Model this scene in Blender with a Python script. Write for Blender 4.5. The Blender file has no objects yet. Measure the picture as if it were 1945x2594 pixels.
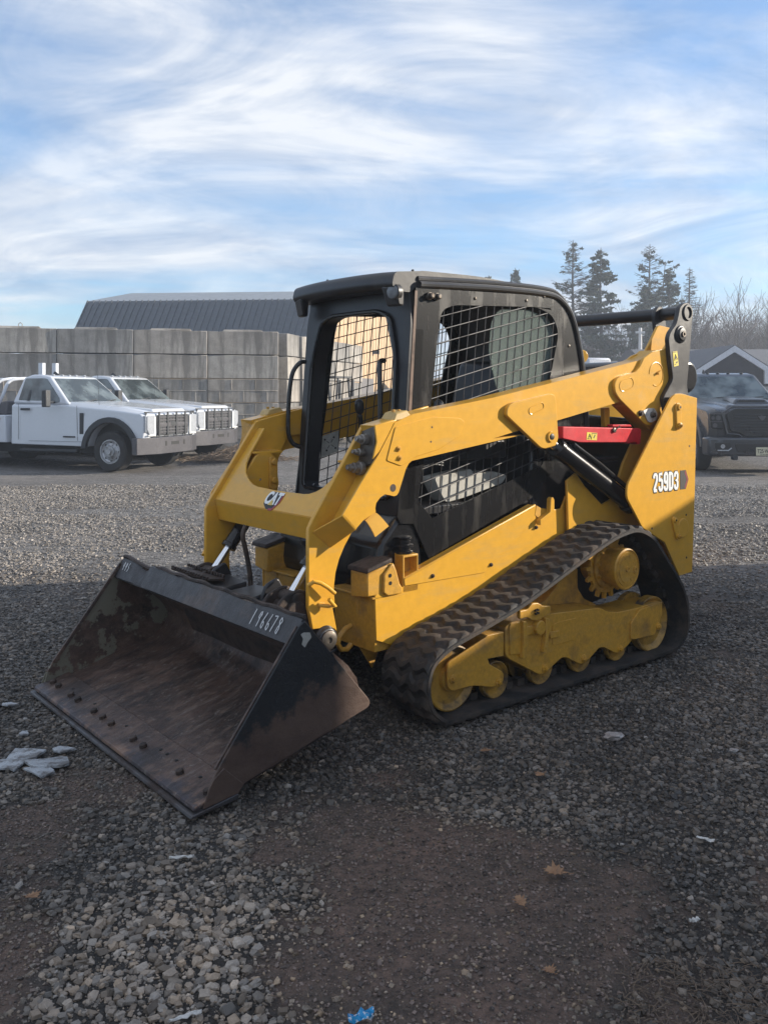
import bpy, bmesh, math, random
import numpy as np
from mathutils import Vector, Matrix
from mathutils.geometry import tessellate_polygon
random.seed(7); R = math.radians; PI = math.pi
scene = bpy.context.scene
SLOPE = -.24; HAZE = .0024
COL = scene.collection

# ------------------------------------------------------------------ materials
def newmat(name):
    m = bpy.data.materials.new(name); m.use_nodes = True
    nt = m.node_tree; b = nt.nodes['Principled BSDF']
    return m, nt, b
def N(nt, t, **k):
    n = nt.nodes.new(t)
    for a, v in k.items():
        if a in n.inputs: n.inputs[a].default_value = v
        else: setattr(n, a, v)
    return n
def noise(nt, scale, detail=6, rough=.6, stretch=None, dist=0):
    tc = N(nt, 'ShaderNodeTexCoord'); n = N(nt, 'ShaderNodeTexNoise')
    n.inputs['Scale'].default_value = scale; n.inputs['Detail'].default_value = detail
    n.inputs['Roughness'].default_value = rough; n.inputs['Distortion'].default_value = dist
    if stretch:
        mp = N(nt, 'ShaderNodeMapping'); mp.inputs['Scale'].default_value = stretch
        nt.links.new(tc.outputs['Object'], mp.inputs[0]); nt.links.new(mp.outputs[0], n.inputs['Vector'])
    else: nt.links.new(tc.outputs['Object'], n.inputs['Vector'])
    return n
def ramp(nt, src, stops, interp='LINEAR'):
    r = N(nt, 'ShaderNodeValToRGB'); e = r.color_ramp; e.interpolation = interp
    while len(e.elements) < len(stops): e.elements.new(.5)
    for el, (p, c) in zip(e.elements, stops):
        el.position = p; el.color = (c, c, c, 1) if isinstance(c, (int, float)) else (*c, 1)
    nt.links.new(src, r.inputs[0]); return r
def mixc(nt, fac, a, b, mode='MIX'):
    m = N(nt, 'ShaderNodeMix', data_type='RGBA', blend_type=mode)
    for i, v in ((0, fac), (6, a), (7, b)):
        if hasattr(v, 'is_linked') or hasattr(v, 'links'): nt.links.new(v, m.inputs[i])
        elif isinstance(v, (int, float)): m.inputs[i].default_value = v
        else: m.inputs[i].default_value = (*v, 1)
    return m.outputs[2]
def bump(nt, b, src, strength, dist=.01):
    bp = N(nt, 'ShaderNodeBump'); bp.inputs['Strength'].default_value = strength
    bp.inputs['Distance'].default_value = dist
    nt.links.new(src, bp.inputs['Height']); nt.links.new(bp.outputs[0], b.inputs['Normal'])
def paint(name, col, rough=.4, dirt=None, amt=(.55, .75), scale=3, metal=0, bscale=None, bstr=.1, coat=0, var=.12, streak=None, chips=None, spec=.5):
    m, nt, b = newmat(name)
    n1 = noise(nt, scale, 8, .65, streak); n2 = noise(nt, scale * 9, 4, .6)
    c = mixc(nt, ramp(nt, n2.outputs[0], [(.35, 0), (.7, 1)]).outputs[0], [x * (1 - var) for x in col], [min(1, x * (1 + var)) for x in col])
    if dirt is not None:
        c = mixc(nt, ramp(nt, n1.outputs[0], [(amt[0], 0), (amt[1], 1)]).outputs[0], c, dirt)
        rr = ramp(nt, n1.outputs[0], [(amt[0], rough), (amt[1], min(1, rough + .3))])
    else: rr = ramp(nt, n1.outputs[0], [(.3, rough * .8), (.75, min(1, rough * 1.35))])
    if chips:
        n3 = noise(nt, 34, 10, .78, (1, 1, .7)); c = mixc(nt, ramp(nt, n3.outputs[0], [(chips, 0), (chips + .025, .85)]).outputs[0], c, (.075, .045, .025))
        n4 = noise(nt, 5, 9, .7, (.6, 1, 3.5)); c = mixc(nt, ramp(nt, n4.outputs[0], [(.52, 0), (.72, .40)]).outputs[0], c, (.42, .29, .13))
    nt.links.new(c, b.inputs['Base Color']); nt.links.new(rr.outputs[0], b.inputs['Roughness']); b.inputs['Specular IOR Level'].default_value = spec
    b.inputs['Metallic'].default_value = metal
    if coat: b.inputs['Coat Weight'].default_value = coat; b.inputs['Coat Roughness'].default_value = .15
    nb = noise(nt, bscale or scale * 25, 5, .6); bump(nt, b, nb.outputs[0], bstr, .004)
    return m
M = {}
M['yellow'] = paint('yellow_paint', (.65, .340, .034), .30, (.48, .265, .05), (.60, .88), 2.2, bscale=24, bstr=.10, var=.05, chips=.70)
M['yellow_dirty'] = paint('dusty_yellow_paint', (.55, .285, .035), .42, (.15, .09, .04), (.52, .78), 6, bscale=40, bstr=.2, chips=.67)
M['tan'] = paint('dusty_tan_paint', (.50, .34, .12), .5, (.36, .25, .11), (.5, .8), 3)
M['black'] = paint('black_paint', (.016, .016, .019), .36, (.06, .055, .05), (.52, .85), 3.5, bscale=30, bstr=.15)
M['blackgloss'] = paint('gloss_black_paint', (.012, .012, .014), .22, (.04, .035, .03), (.6, .85), 5)
M['blackdust'] = paint('dusty_black_panel', (.007, .007, .008), .27, (.020, .018, .016), (.52, .80), 4, streak=(3, 3, .6), spec=.35)
M['wire'] = paint('weathered_wire', (.055, .055, .058), .5, (.03, .027, .025), (.5, .7), 12, metal=.3)
M['cover'] = paint('wrinkled_black_sheet', (.012, .012, .013), .22, None, bscale=9, bstr=1.0)
M['wheel'] = paint('greasy_wheel', (.42, .23, .035), .4, (.05, .035, .022), (.42, .64), 9, bscale=50, bstr=.3)
M['coupler'] = paint('coupler_steel', (.27, .24, .21), .4, (.10, .07, .05), (.5, .7), 14, metal=.6)
M['rubber'] = paint('track_rubber', (.020, .018, .017), .72, (.085, .062, .046), (.46, .70), 9, bscale=60, bstr=.5, var=.3)
M['tyre'] = paint('tyre_rubber', (.02, .02, .021), .8, (.06, .055, .05), (.5, .8), 6)
M['chrome'] = paint('chrome_rod', (.75, .77, .8), .12, None, metal=1, bstr=.02, var=.03)
M['steel'] = paint('worn_steel', (.13, .115, .10), .45, (.10, .07, .05), (.5, .7), 14, metal=.8)
M['zinc'] = paint('zinc_plate', (.72, .72, .68), .4, (.28, .26, .22), (.5, .7), 12, metal=.3)
M['rust'] = paint('rusty_grease', (.045, .026, .018), .6, (.015, .012, .011), (.45, .65), 12, bscale=60, bstr=.5)
M['red'] = paint('red_paint', (.55, .018, .028), .35, None)
M['label'] = paint('label_yellow', (.65, .50, .03), .5, None, bstr=0)
M['ink'] = paint('label_ink', (.01, .01, .01), .5, None, bstr=0)
M['white'] = paint('decal_white', (.78, .78, .76), .4, None, bstr=0, var=.02)
M['chalk'] = paint('paint_marker_white', (.62, .62, .62), .8, None, bstr=.1)
M['badge_red'] = paint('badge_red', (.30, .015, .035), .4, None, bstr=0)
M['badge_gold'] = paint('badge_gold', (.65, .45, .10), .4, None, bstr=0)
M['primer'] = paint('brown_weathered_edge', (.13, .075, .05), .6, (.05, .04, .035), (.5, .7), 9)
M['trackmount'] = M['yellow_dirty']
M['seat'] = paint('pale_seat_vinyl', (.42, .41, .37), .6, (.25, .24, .21), (.5, .7), 5)
M['hose'] = paint('brown_hose', (.07, .045, .032), .55, (.03, .022, .018), (.45, .6), 20)
m, nt, b = newmat('cab_glass'); M['glass'] = m
b.inputs['Base Color'].default_value = (.75, .85, .80, 1); b.inputs['Roughness'].default_value = .08
b.inputs['Transmission Weight'].default_value = .75; b.inputs['IOR'].default_value = 1.1
b.inputs['Base Color'].default_value = (.42, .50, .47, 1)
bump(nt, b, noise(nt, 130, 2, .5).outputs[0], .5, .003)
m, nt, b = newmat('vehicle_glass'); M['vglass'] = m
c = mixc(nt, ramp(nt, noise(nt, 2.2, 3, .5).outputs[0], [(.42, 0), (.62, 1)]).outputs[0], (.02, .03, .035), (.12, .15, .16))
nt.links.new(c, b.inputs['Base Color']); b.inputs['Roughness'].default_value = .04; b.inputs['Specular IOR Level'].default_value = .9
M['worklamp'] = paint('dusty_lamp_lens', (.17, .18, .19), .2, None, bscale=120, bstr=.8)
M['lamp'] = paint('lamp_lens', (.36, .38, .41), .12, None, bscale=120, bstr=.8)
M['wtruck'] = paint('white_car_paint', (.60, .63, .68), .22, None, coat=.6, bstr=0, var=.02)
M['gtruck'] = paint('grey_car_paint', (.034, .037, .045), .3, None, metal=.4, coat=.8, bstr=0)
M['worn'] = paint('worn_edge_steel', (.075, .070, .072), .42, (.05, .035, .03), (.45, .65), 8, metal=.5)
M['bumper'] = paint('grey_bumper_steel', (.095, .092, .10), .4, None, metal=.35)
M['trim'] = paint('dark_plastic_trim', (.03, .033, .038), .55, None)
M['darkgrille'] = paint('dark_grille', (.012, .012, .014), .3, None)
M['rim'] = paint('wheel_rim', (.42, .43, .45), .35, (.2, .19, .18), (.5, .7), 10, metal=.5)
M['amber'] = paint('amber_lens', (.5, .14, .02), .3, None)
M['plate'] = paint('licence_plate', (.55, .52, .38), .5, None, bstr=0)
def mk_bucket(name, kind):
    m, nt, b = newmat(name)
    tc = N(nt, 'ShaderNodeTexCoord'); sp = N(nt, 'ShaderNodeSeparateXYZ'); nt.links.new(tc.outputs['Object'], sp.inputs[0])
    na = noise(nt, 3.5, 9, .72, (1, .8, 1.4)); nb = noise(nt, 14, 8, .75, (.7, 1.6, 1)); nc = noise(nt, 5.5, 10, .68)
    base = mixc(nt, ramp(nt, na.outputs[0], [(.36, 0), (.62, 1)]).outputs[0], (.024, .016, .015), (.125, .074, .055))
    base = mixc(nt, ramp(nt, nb.outputs[0], [(.50, 0), (.68, .7)]).outputs[0], base, (.20, .135, .10))
    if kind == 'floor':
        ad = N(nt, 'ShaderNodeMath', operation='MULTIPLY_ADD'); nt.links.new(nc.outputs[0], ad.inputs[0]); ad.inputs[1].default_value = .30
        nt.links.new(sp.outputs[0], ad.inputs[2])
        mr = N(nt, 'ShaderNodeMapRange'); nt.links.new(ad.outputs[0], mr.inputs[0]); mr.inputs[1].default_value = 1.86; mr.inputs[2].default_value = 1.92
        no = noise(nt, 7, 7, .7); spots = mixc(nt, ramp(nt, no.outputs[0], [(.48, 0), (.56, 1)]).outputs[0], (.055, .045, .052), (.20, .115, .075))
        base = mixc(nt, mr.outputs[0], base, spots)
        nd = noise(nt, 30, 6, .8)
        base = mixc(nt, ramp(nt, nd.outputs[0], [(.58, 0), (.66, .8)]).outputs[0], base, (.24, .21, .18))
    if kind in ('floor', 'side_out'):
        ns = noise(nt, 11, 9, .75, (.35, 4.5, .5) if kind == 'floor' else (.5, 1, 4)); base = mixc(nt, ramp(nt, ns.outputs[0], [(.55, 0), (.68, .55)]).outputs[0], base, (.21, .175, .15))
        nk = noise(nt, 4.2, 7, .7, (.8, 1.5, 1)); base = mixc(nt, ramp(nt, nk.outputs[0], [(.50, 0), (.60, .8)]).outputs[0], base, (.022, .017, .018))
    if kind == 'side_in':
        base = mixc(nt, ramp(nt, nc.outputs[0], [(.50, 0), (.53, 1)]).outputs[0], base, (.17, .155, .115))
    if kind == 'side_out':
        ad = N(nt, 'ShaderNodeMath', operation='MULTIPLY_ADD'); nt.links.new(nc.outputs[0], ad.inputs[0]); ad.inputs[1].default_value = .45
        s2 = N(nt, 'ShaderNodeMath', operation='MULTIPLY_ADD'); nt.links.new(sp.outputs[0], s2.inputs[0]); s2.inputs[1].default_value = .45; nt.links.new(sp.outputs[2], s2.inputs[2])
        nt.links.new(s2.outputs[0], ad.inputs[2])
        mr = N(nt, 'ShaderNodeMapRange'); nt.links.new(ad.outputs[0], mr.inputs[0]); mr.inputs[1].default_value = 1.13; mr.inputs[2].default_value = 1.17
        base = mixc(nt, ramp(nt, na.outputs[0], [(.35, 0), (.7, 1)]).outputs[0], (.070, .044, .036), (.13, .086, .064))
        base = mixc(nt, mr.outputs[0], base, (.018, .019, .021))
    if kind == 'band':
        base = mixc(nt, ramp(nt, na.outputs[0], [(.5, 0), (.75, 1)]).outputs[0], (.055, .053, .056), (.13, .09, .07))
        nd = noise(nt, 22, 7, .8)
        base = mixc(nt, ramp(nt, nd.outputs[0], [(.68, 0), (.74, .8)]).outputs[0], base, (.25, .23, .20))
    nt.links.new(base, b.inputs['Base Color']); b.inputs['Metallic'].default_value = .25
    rr = ramp(nt, nb.outputs[0], [(.35, .38), (.7, .68)]); nt.links.new(rr.outputs[0], b.inputs['Roughness'])
    bump(nt, b, nb.outputs[0], .6, .01)
    return m
for k in ('floor', 'side_in', 'side_out', 'band'): M['b_' + k] = mk_bucket('bucket_' + k, k)

# ------------------------------------------------------------------ mesh helpers
def cap_depth(p):      # thing > part > sub-part, no deeper
    while p.parent and p.parent.parent: p = p.parent
    return p
class B:
    def __init__(s, side=1): s.bm = bmesh.new(); s.side = side
    def V(s, p): return s.bm.verts.new((p[0], p[1] * s.side, p[2]))
    def face(s, vs):
        try: return s.bm.faces.new(vs)
        except ValueError: return None
    def plate(s, outer, d0, d1, holes=(), axis='v', fr=None):
        loops = [list(outer)] + [list(h) for h in holes]
        if fr: mp = lambda a, b_, d: fr[0] + fr[1] * a + fr[2] * b_ + fr[3] * d
        elif axis == 'v': mp = lambda a, b_, d: (a, d, b_)
        elif axis == 'u': mp = lambda a, b_, d: (d, a, b_)
        else: mp = lambda a, b_, d: (a, b_, d)
        A, Z = [], []
        for lp in loops:
            A.append([s.V(mp(a, b_, d0)) for a, b_ in lp]); Z.append([s.V(mp(a, b_, d1)) for a, b_ in lp])
        if holes:
            tris = tessellate_polygon([[Vector((a, b_, 0)) for a, b_ in lp] for lp in loops])
            fa = [v for l in A for v in l]; fz = [v for l in Z for v in l]
            for t in tris: s.face([fa[i] for i in t]); s.face([fz[i] for i in reversed(t)])
        else: s.face(A[0]); s.face(list(reversed(Z[0])))
        for a, z in zip(A, Z):
            n = len(a)
            for i in range(n): s.face([a[i], a[(i + 1) % n], z[(i + 1) % n], z[i]])
        return s
    def hexa(s, p):   # 8 points: bottom 4, top 4
        v = [s.V(q) for q in p]
        for f in ((3, 2, 1, 0), (4, 5, 6, 7), (0, 1, 5, 4), (1, 2, 6, 5), (2, 3, 7, 6), (3, 0, 4, 7)): s.face([v[i] for i in f])
        return s
    def box(s, c, d, rot=None):
        rot = rot or Matrix.Identity(3); c = Vector(c); q = []
        for z in (-1, 1):
            for x, y in ((-1, -1), (1, -1), (1, 1), (-1, 1)): q.append(c + rot @ Vector((x * d[0] / 2, y * d[1] / 2, z * d[2] / 2)))
        return s.hexa(q)
    def cyl(s, p0, p1, r, r1=None, seg=20, cap=True):
        p0, p1 = Vector(p0), Vector(p1); r1 = r if r1 is None else r1
        z = (p1 - p0).normalized(); x = z.orthogonal().normalized(); y = z.cross(x)
        a = [s.V(p0 + (x * math.cos(t) + y * math.sin(t)) * r) for t in [2 * PI * i / seg for i in range(seg)]]
        b_ = [s.V(p1 + (x * math.cos(t) + y * math.sin(t)) * r1) for t in [2 * PI * i / seg for i in range(seg)]]
        for i in range(seg): s.face([a[i], a[(i + 1) % seg], b_[(i + 1) % seg], b_[i]])
        if cap: s.face(list(reversed(a))); s.face(b_)
        return s
    def lathe(s, c, ax, prof, seg=32):   # prof: (radius, distance along axis), closed by caps
        c = Vector(c); z = Vector(ax).normalized(); x = z.orthogonal().normalized(); y = z.cross(x); rings = []
        for r, d in prof:
            rings.append([s.V(c + z * d + (x * math.cos(2 * PI * i / seg) + y * math.sin(2 * PI * i / seg)) * r) for i in range(seg)])
        for a, b_ in zip(rings, rings[1:]):
            for i in range(seg): s.face([a[i], a[(i + 1) % seg], b_[(i + 1) % seg], b_[i]])
        s.face(list(reversed(rings[0]))); s.face(rings[-1]); return s
    def tube(s, pts, r, seg=8, closed=False, cap=True):
        pts = [Vector(p) for p in pts]; n = len(pts); rings = []
        rr = r if isinstance(r, (list, tuple)) else [r] * n; x = None
        for i, p in enumerate(pts):
            d = (pts[min(i + 1, n - 1)] - pts[max(i - 1, 0)]).normalized()
            x = d.orthogonal().normalized() if x is None else (x - d * x.dot(d)).normalized()
            y = d.cross(x)
            rings.append([s.V(p + (x * math.cos(2 * PI * k / seg) + y * math.sin(2 * PI * k / seg)) * rr[i]) for k in range(seg)])
        for a, b_ in zip(rings, rings[1:]):
            for i in range(seg): s.face([a[i], a[(i + 1) % seg], b_[(i + 1) % seg], b_[i]])
        if cap: s.face(list(reversed(rings[0]))); s.face(rings[-1])
        return s
    def done(s, name, mat, parent=None, bevel=0, smooth=True, seg=2, sub=0, label=None, ang=35):
        bmesh.ops.recalc_face_normals(s.bm, faces=s.bm.faces)
        me = bpy.data.meshes.new(name); s.bm.to_mesh(me); s.bm.free()
        o = bpy.data.objects.new(name, me); COL.objects.link(o)
        if mat: me.materials.append(M[mat] if isinstance(mat, str) else mat)
        if parent: o.parent = cap_depth(parent)
        if bevel:
            mo = o.modifiers.new('bevel', 'BEVEL'); mo.width = bevel; mo.segments = seg; mo.limit_method = 'ANGLE'; mo.angle_limit = R(30)
            mo.harden_normals = False
        if sub: mo = o.modifiers.new('sub', 'SUBSURF'); mo.levels = mo.render_levels = sub
        if smooth:
            me.polygons.foreach_set('use_smooth', [True] * len(me.polygons))
            try: me.set_sharp_from_angle(angle=R(ang))
            except Exception: pass
        if label: o['label'] = label
        return o
def rnd(poly, rad, seg=5):
    out = []; n = len(poly)
    for i in range(n):
        r = rad[i] if isinstance(rad, (list, tuple)) else rad
        p = Vector(poly[i][:2]); a = Vector(poly[i - 1][:2]) - p; b_ = Vector(poly[(i + 1) % n][:2]) - p
        if r <= 0 or a.length < 1e-5 or b_.length < 1e-5: out.append(tuple(p)); continue
        t = min(r, a.length * .45, b_.length * .45); p0 = p + a.normalized() * t; p1 = p + b_.normalized() * t
        for k in range(seg + 1):
            f = k / seg; q = p0 * (1 - f) ** 2 + p * 2 * f * (1 - f) + p1 * f * f; out.append((q.x, q.y))
    return out
def circ(cx, cy, r, seg=20): return [(cx + r * math.cos(2 * PI * i / seg), cy + r * math.sin(2 * PI * i / seg)) for i in range(seg)]
def slot(cx, cy, L, w, ang, seg=6):
    out = []
    for sg in (1, -1):
        for k in range(seg + 1):
            t = -PI / 2 + PI * k / seg + (0 if sg > 0 else PI)
            x = sg * L / 2 + math.cos(t) * w / 2; y = math.sin(t) * w / 2
            out.append((cx + x * math.cos(ang) - y * math.sin(ang), cy + x * math.sin(ang) + y * math.cos(ang)))
    return out
def catmull(pts, n=6, closed=True):
    out = []; L = len(pts)
    rng = range(L) if closed else range(L - 1)
    for i in rng:
        g = (lambda k: Vector(pts[k % L])) if closed else (lambda k: Vector(pts[max(0, min(L - 1, k))]))
        p0, p1, p2, p3 = g(i - 1), g(i), g(i + 1), g(i + 2)
        for k in range(n):
            t = k / n
            out.append(.5 * ((2 * p1) + (-p0 + p2) * t + (2 * p0 - 5 * p1 + 4 * p2 - p3) * t * t + (-p0 + 3 * p1 - 3 * p2 + p3) * t ** 3))
    if not closed: out.append(Vector(pts[-1]))
    return out
def thing(name, label, cat, loc=(0, 0, 0), rotz=0, group=None):
    o = bpy.data.objects.new(name, None); COL.objects.link(o); o.location = loc; o.rotation_euler = (0, 0, rotz)
    o['label'] = label; o['category'] = cat
    if group: o['group'] = group
    return o
def tag(o, label, cat, group=None, kind=None):
    o['label'] = label; o['category'] = cat
    if group: o['group'] = group
    if kind: o['kind'] = kind
    return o
def text_mesh(name, s, size, mat, parent, fr, depth=.001, offset=0, shear=0, sx=1):
    cu = bpy.data.curves.new(name, 'FONT'); cu.body = s; cu.size = size; cu.extrude = depth; cu.offset = offset; cu.shear = shear
    cu.align_x = 'CENTER'; cu.align_y = 'CENTER'; cu.space_character = .95
    t = bpy.data.objects.new('t', cu); COL.objects.link(t); bpy.context.view_layer.update()
    me = bpy.data.meshes.new_from_object(t.evaluated_get(bpy.context.evaluated_depsgraph_get()))
    bpy.data.objects.remove(t)
    o0, ex, ey, ez = [Vector(q) for q in fr]
    for v in me.vertices: v.co = o0 + ex * v.co.x * sx + ey * v.co.y + ez * v.co.z
    me.materials.clear(); me.materials.append(M[mat]); me.name = name
    o = bpy.data.objects.new(name, me); COL.objects.link(o); o.parent = cap_depth(parent); return o
def grid_bars(b_, poly, v, step, w, u0=0, z0=0, slope=0, d=.003):
    # crossed wires clipped to the polygon, in the plane y = v
    xs = [p[0] for p in poly]; zs = [p[1] for p in poly]
    def clip(fn, val):
        pts = []
        for i in range(len(poly)):
            a, c = poly[i], poly[(i + 1) % len(poly)]; fa, fc = fn(a) - val, fn(c) - val
            if (fa < 0) != (fc < 0):
                t = fa / (fa - fc); pts.append((a[0] + (c[0] - a[0]) * t, a[1] + (c[1] - a[1]) * t))
        return pts
    k = math.floor(min(xs) / step)
    while k * step < max(xs):
        p = sorted(clip(lambda q: q[0] + .10 * (q[1] - 1.5), k * step + u0), key=lambda q: q[1])
        for i in range(0, len(p) - 1, 2): b_.cyl((p[i][0], v, p[i][1]), (p[i + 1][0], v, p[i + 1][1]), w / 2, seg=6)
        k += 1
    step *= 1.1; k = math.floor(min(zs) / step) - 8
    while k * step < max(zs) + .5:
        p = sorted(clip(lambda q: q[1] - slope * q[0], k * step + z0), key=lambda q: q[0])
        for i in range(0, len(p) - 1, 2): b_.cyl((p[i][0], v + d, p[i][1]), (p[i + 1][0], v + d, p[i + 1][1]), w / 2, seg=6)
        k += 1

# ------------------------------------------------------------------ the compact track loader
# local axes: x forward (towards the bucket), y to the machine's left, z up
LOADER_POS = (0.146, 4.999, 0); LOADER_ROT = R(180 + 39.4)
LD = thing('compact_track_loader', 'yellow and black compact track loader, open mesh sided cab, rusty bucket resting on the gravel', 'track loader', LOADER_POS, LOADER_ROT)

# --- rubber tracks
def off_path(path, d):
    n = len(path); out = []
    for i in range(n):
        t = (path[(i + 1) % n] - path[i - 1]).normalized(); out.append(path[i] + Vector((-t.y, t.x)) * d)
    return out
TP = [(.46, .022), (.53, .04), (.59, .088), (.622, .15), (.628, .232), (.604, .303), (.548, .349), (.459, .386), (.254, .436), (-.03, .511),
      (-.40, .642), (-.703, .742), (-.88, .774), (-.966, .77), (-1.032, .749), (-1.117, .70), (-1.234, .577), (-1.382, .413), (-1.446, .28),
      (-1.455, .15), (-1.42, .078), (-1.34, .034), (-1.22, .022), (-.8, .022), (-.4, .022), (0, .022)]
def resample(p, n):
    L = [0]
    for i in range(len(p)): L.append(L[-1] + (p[(i + 1) % len(p)] - p[i]).length)
    tot = L[-1]; out = []; j = 0
    for k in range(n):
        d = tot * k / n
        while L[j + 1] < d: j += 1
        f = (d - L[j]) / (L[j + 1] - L[j]); out.append(p[j].lerp(p[(j + 1) % len(p)], f))
    return out, tot
NS = 416
path, TL = resample(catmull(TP, 8), NS)
area = sum(path[i].x * path[(i + 1) % NS].y - path[(i + 1) % NS].x * path[i].y for i in range(NS))
IN = -1 if area < 0 else 1       # left normal points inwards when the path runs counter-clockwise
def make_track(s):
    b_ = B(s); inner = off_path(path, .021 * IN); v0, v1 = .518, .838
    ring = []
    for i in range(NS):
        p, q = path[i], inner[i]; e = .012
        o1 = p.lerp(q, .25)
        ring.append([b_.V((o1.x, v0, o1.y)), b_.V((p.x, v0 + e, p.y)), b_.V((p.x, v1 - e, p.y)), b_.V((o1.x, v1, o1.y)), b_.V((q.x, v1, q.y)), b_.V((q.x, v0, q.y))])
    for i in range(NS):
        a, c = ring[i], ring[(i + 1) % NS]
        for k in range(6): b_.face([a[k], a[(k + 1) % 6], c[(k + 1) % 6], c[k]])
    # tread lugs: staggered zigzag bars
    nl = 58; step = NS / nl
    def at(f, h):
        i = int(math.floor(f)); t = f - i; p = path[i % NS].lerp(path[(i + 1) % NS], t)
        tn = (path[(i + 2) % NS] - path[(i - 1) % NS]).normalized()
        return p - Vector((-tn.y, tn.x)) * h * IN
    vs = [.524, .545, .566, .583, .604, .622, .642, .662, .684, .702, .724, .742, .762, .782, .802, .820, .832]
    zz = [.10, 0, .12, .42, .50, .30, .02, .0, .25, .50, .42, .10, 0, .20, .48, .40, .15]
    rl = random.Random(3)
    for k in range(nl):
        for half, (i0, i1) in enumerate(((0, 16),)):
            base = k * step; h = .014 + rl.uniform(-.002, .002); prev = None
            for i in range(i0, i1 + 1):
                f0 = base + zz[i] * step * .65 + rl.uniform(-.35, .35); wd = step * (.60 + rl.uniform(-.07, .07)); v = vs[i] + rl.uniform(-.002, .002)
                a = at(f0 - .7, -.002); b2 = at(f0 + .9, h * (1 if 0 < i < 16 else .35)); c = at(f0 + wd - .8, h * rl.uniform(.75, 1) * (1 if 0 < i < 16 else .35)); d = at(f0 + wd + .9, -.002)
                cur = [b_.V((q.x, v, q.y)) for q in (a, b2, c, d)]
                if prev:
                    for j in range(3): b_.face([prev[j], prev[j + 1], cur[j + 1], cur[j]])
                    if i == i1: b_.face(list(reversed(cur)))
                else: b_.face(cur)
                prev = cur
    # guide lugs on the inside
    for k in range(nl):
        f = k * step; p = at(f, -.019); tn = (path[(int(f) + 2) % NS] - path[int(f) - 1]).normalized(); nn = Vector((-tn.y, tn.x)) * IN
        q = p + nn * .018
        ex = Vector((tn.x, 0, tn.y)); ez = Vector((nn.x, 0, nn.y)); ey = ez.cross(ex)
        b_.box((q.x, .685, q.y), (.045, .05, .036), Matrix((ex, ey, ez)).transposed())
    return b_.done('rubber_track', 'rubber', LD, smooth=True, ang=40)

def bolt(s, name, par, u, v, z, r=.014, L=.016, mat='yellow_dirty'):
    b_ = B(s); b_.lathe((u, v, z), (0, 1, 0), [(r * 1.5, 0), (r * 1.5, .005), (r * 1.35, .006)], 18); b_.cyl((u, v, z), (u, v + L, z), r, r * .92, 6); b_.cyl((u, v, z), (u, v + L + .004, z), r * .5, seg=10)
    return b_.done(name, mat, par, smooth=True)

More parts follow.
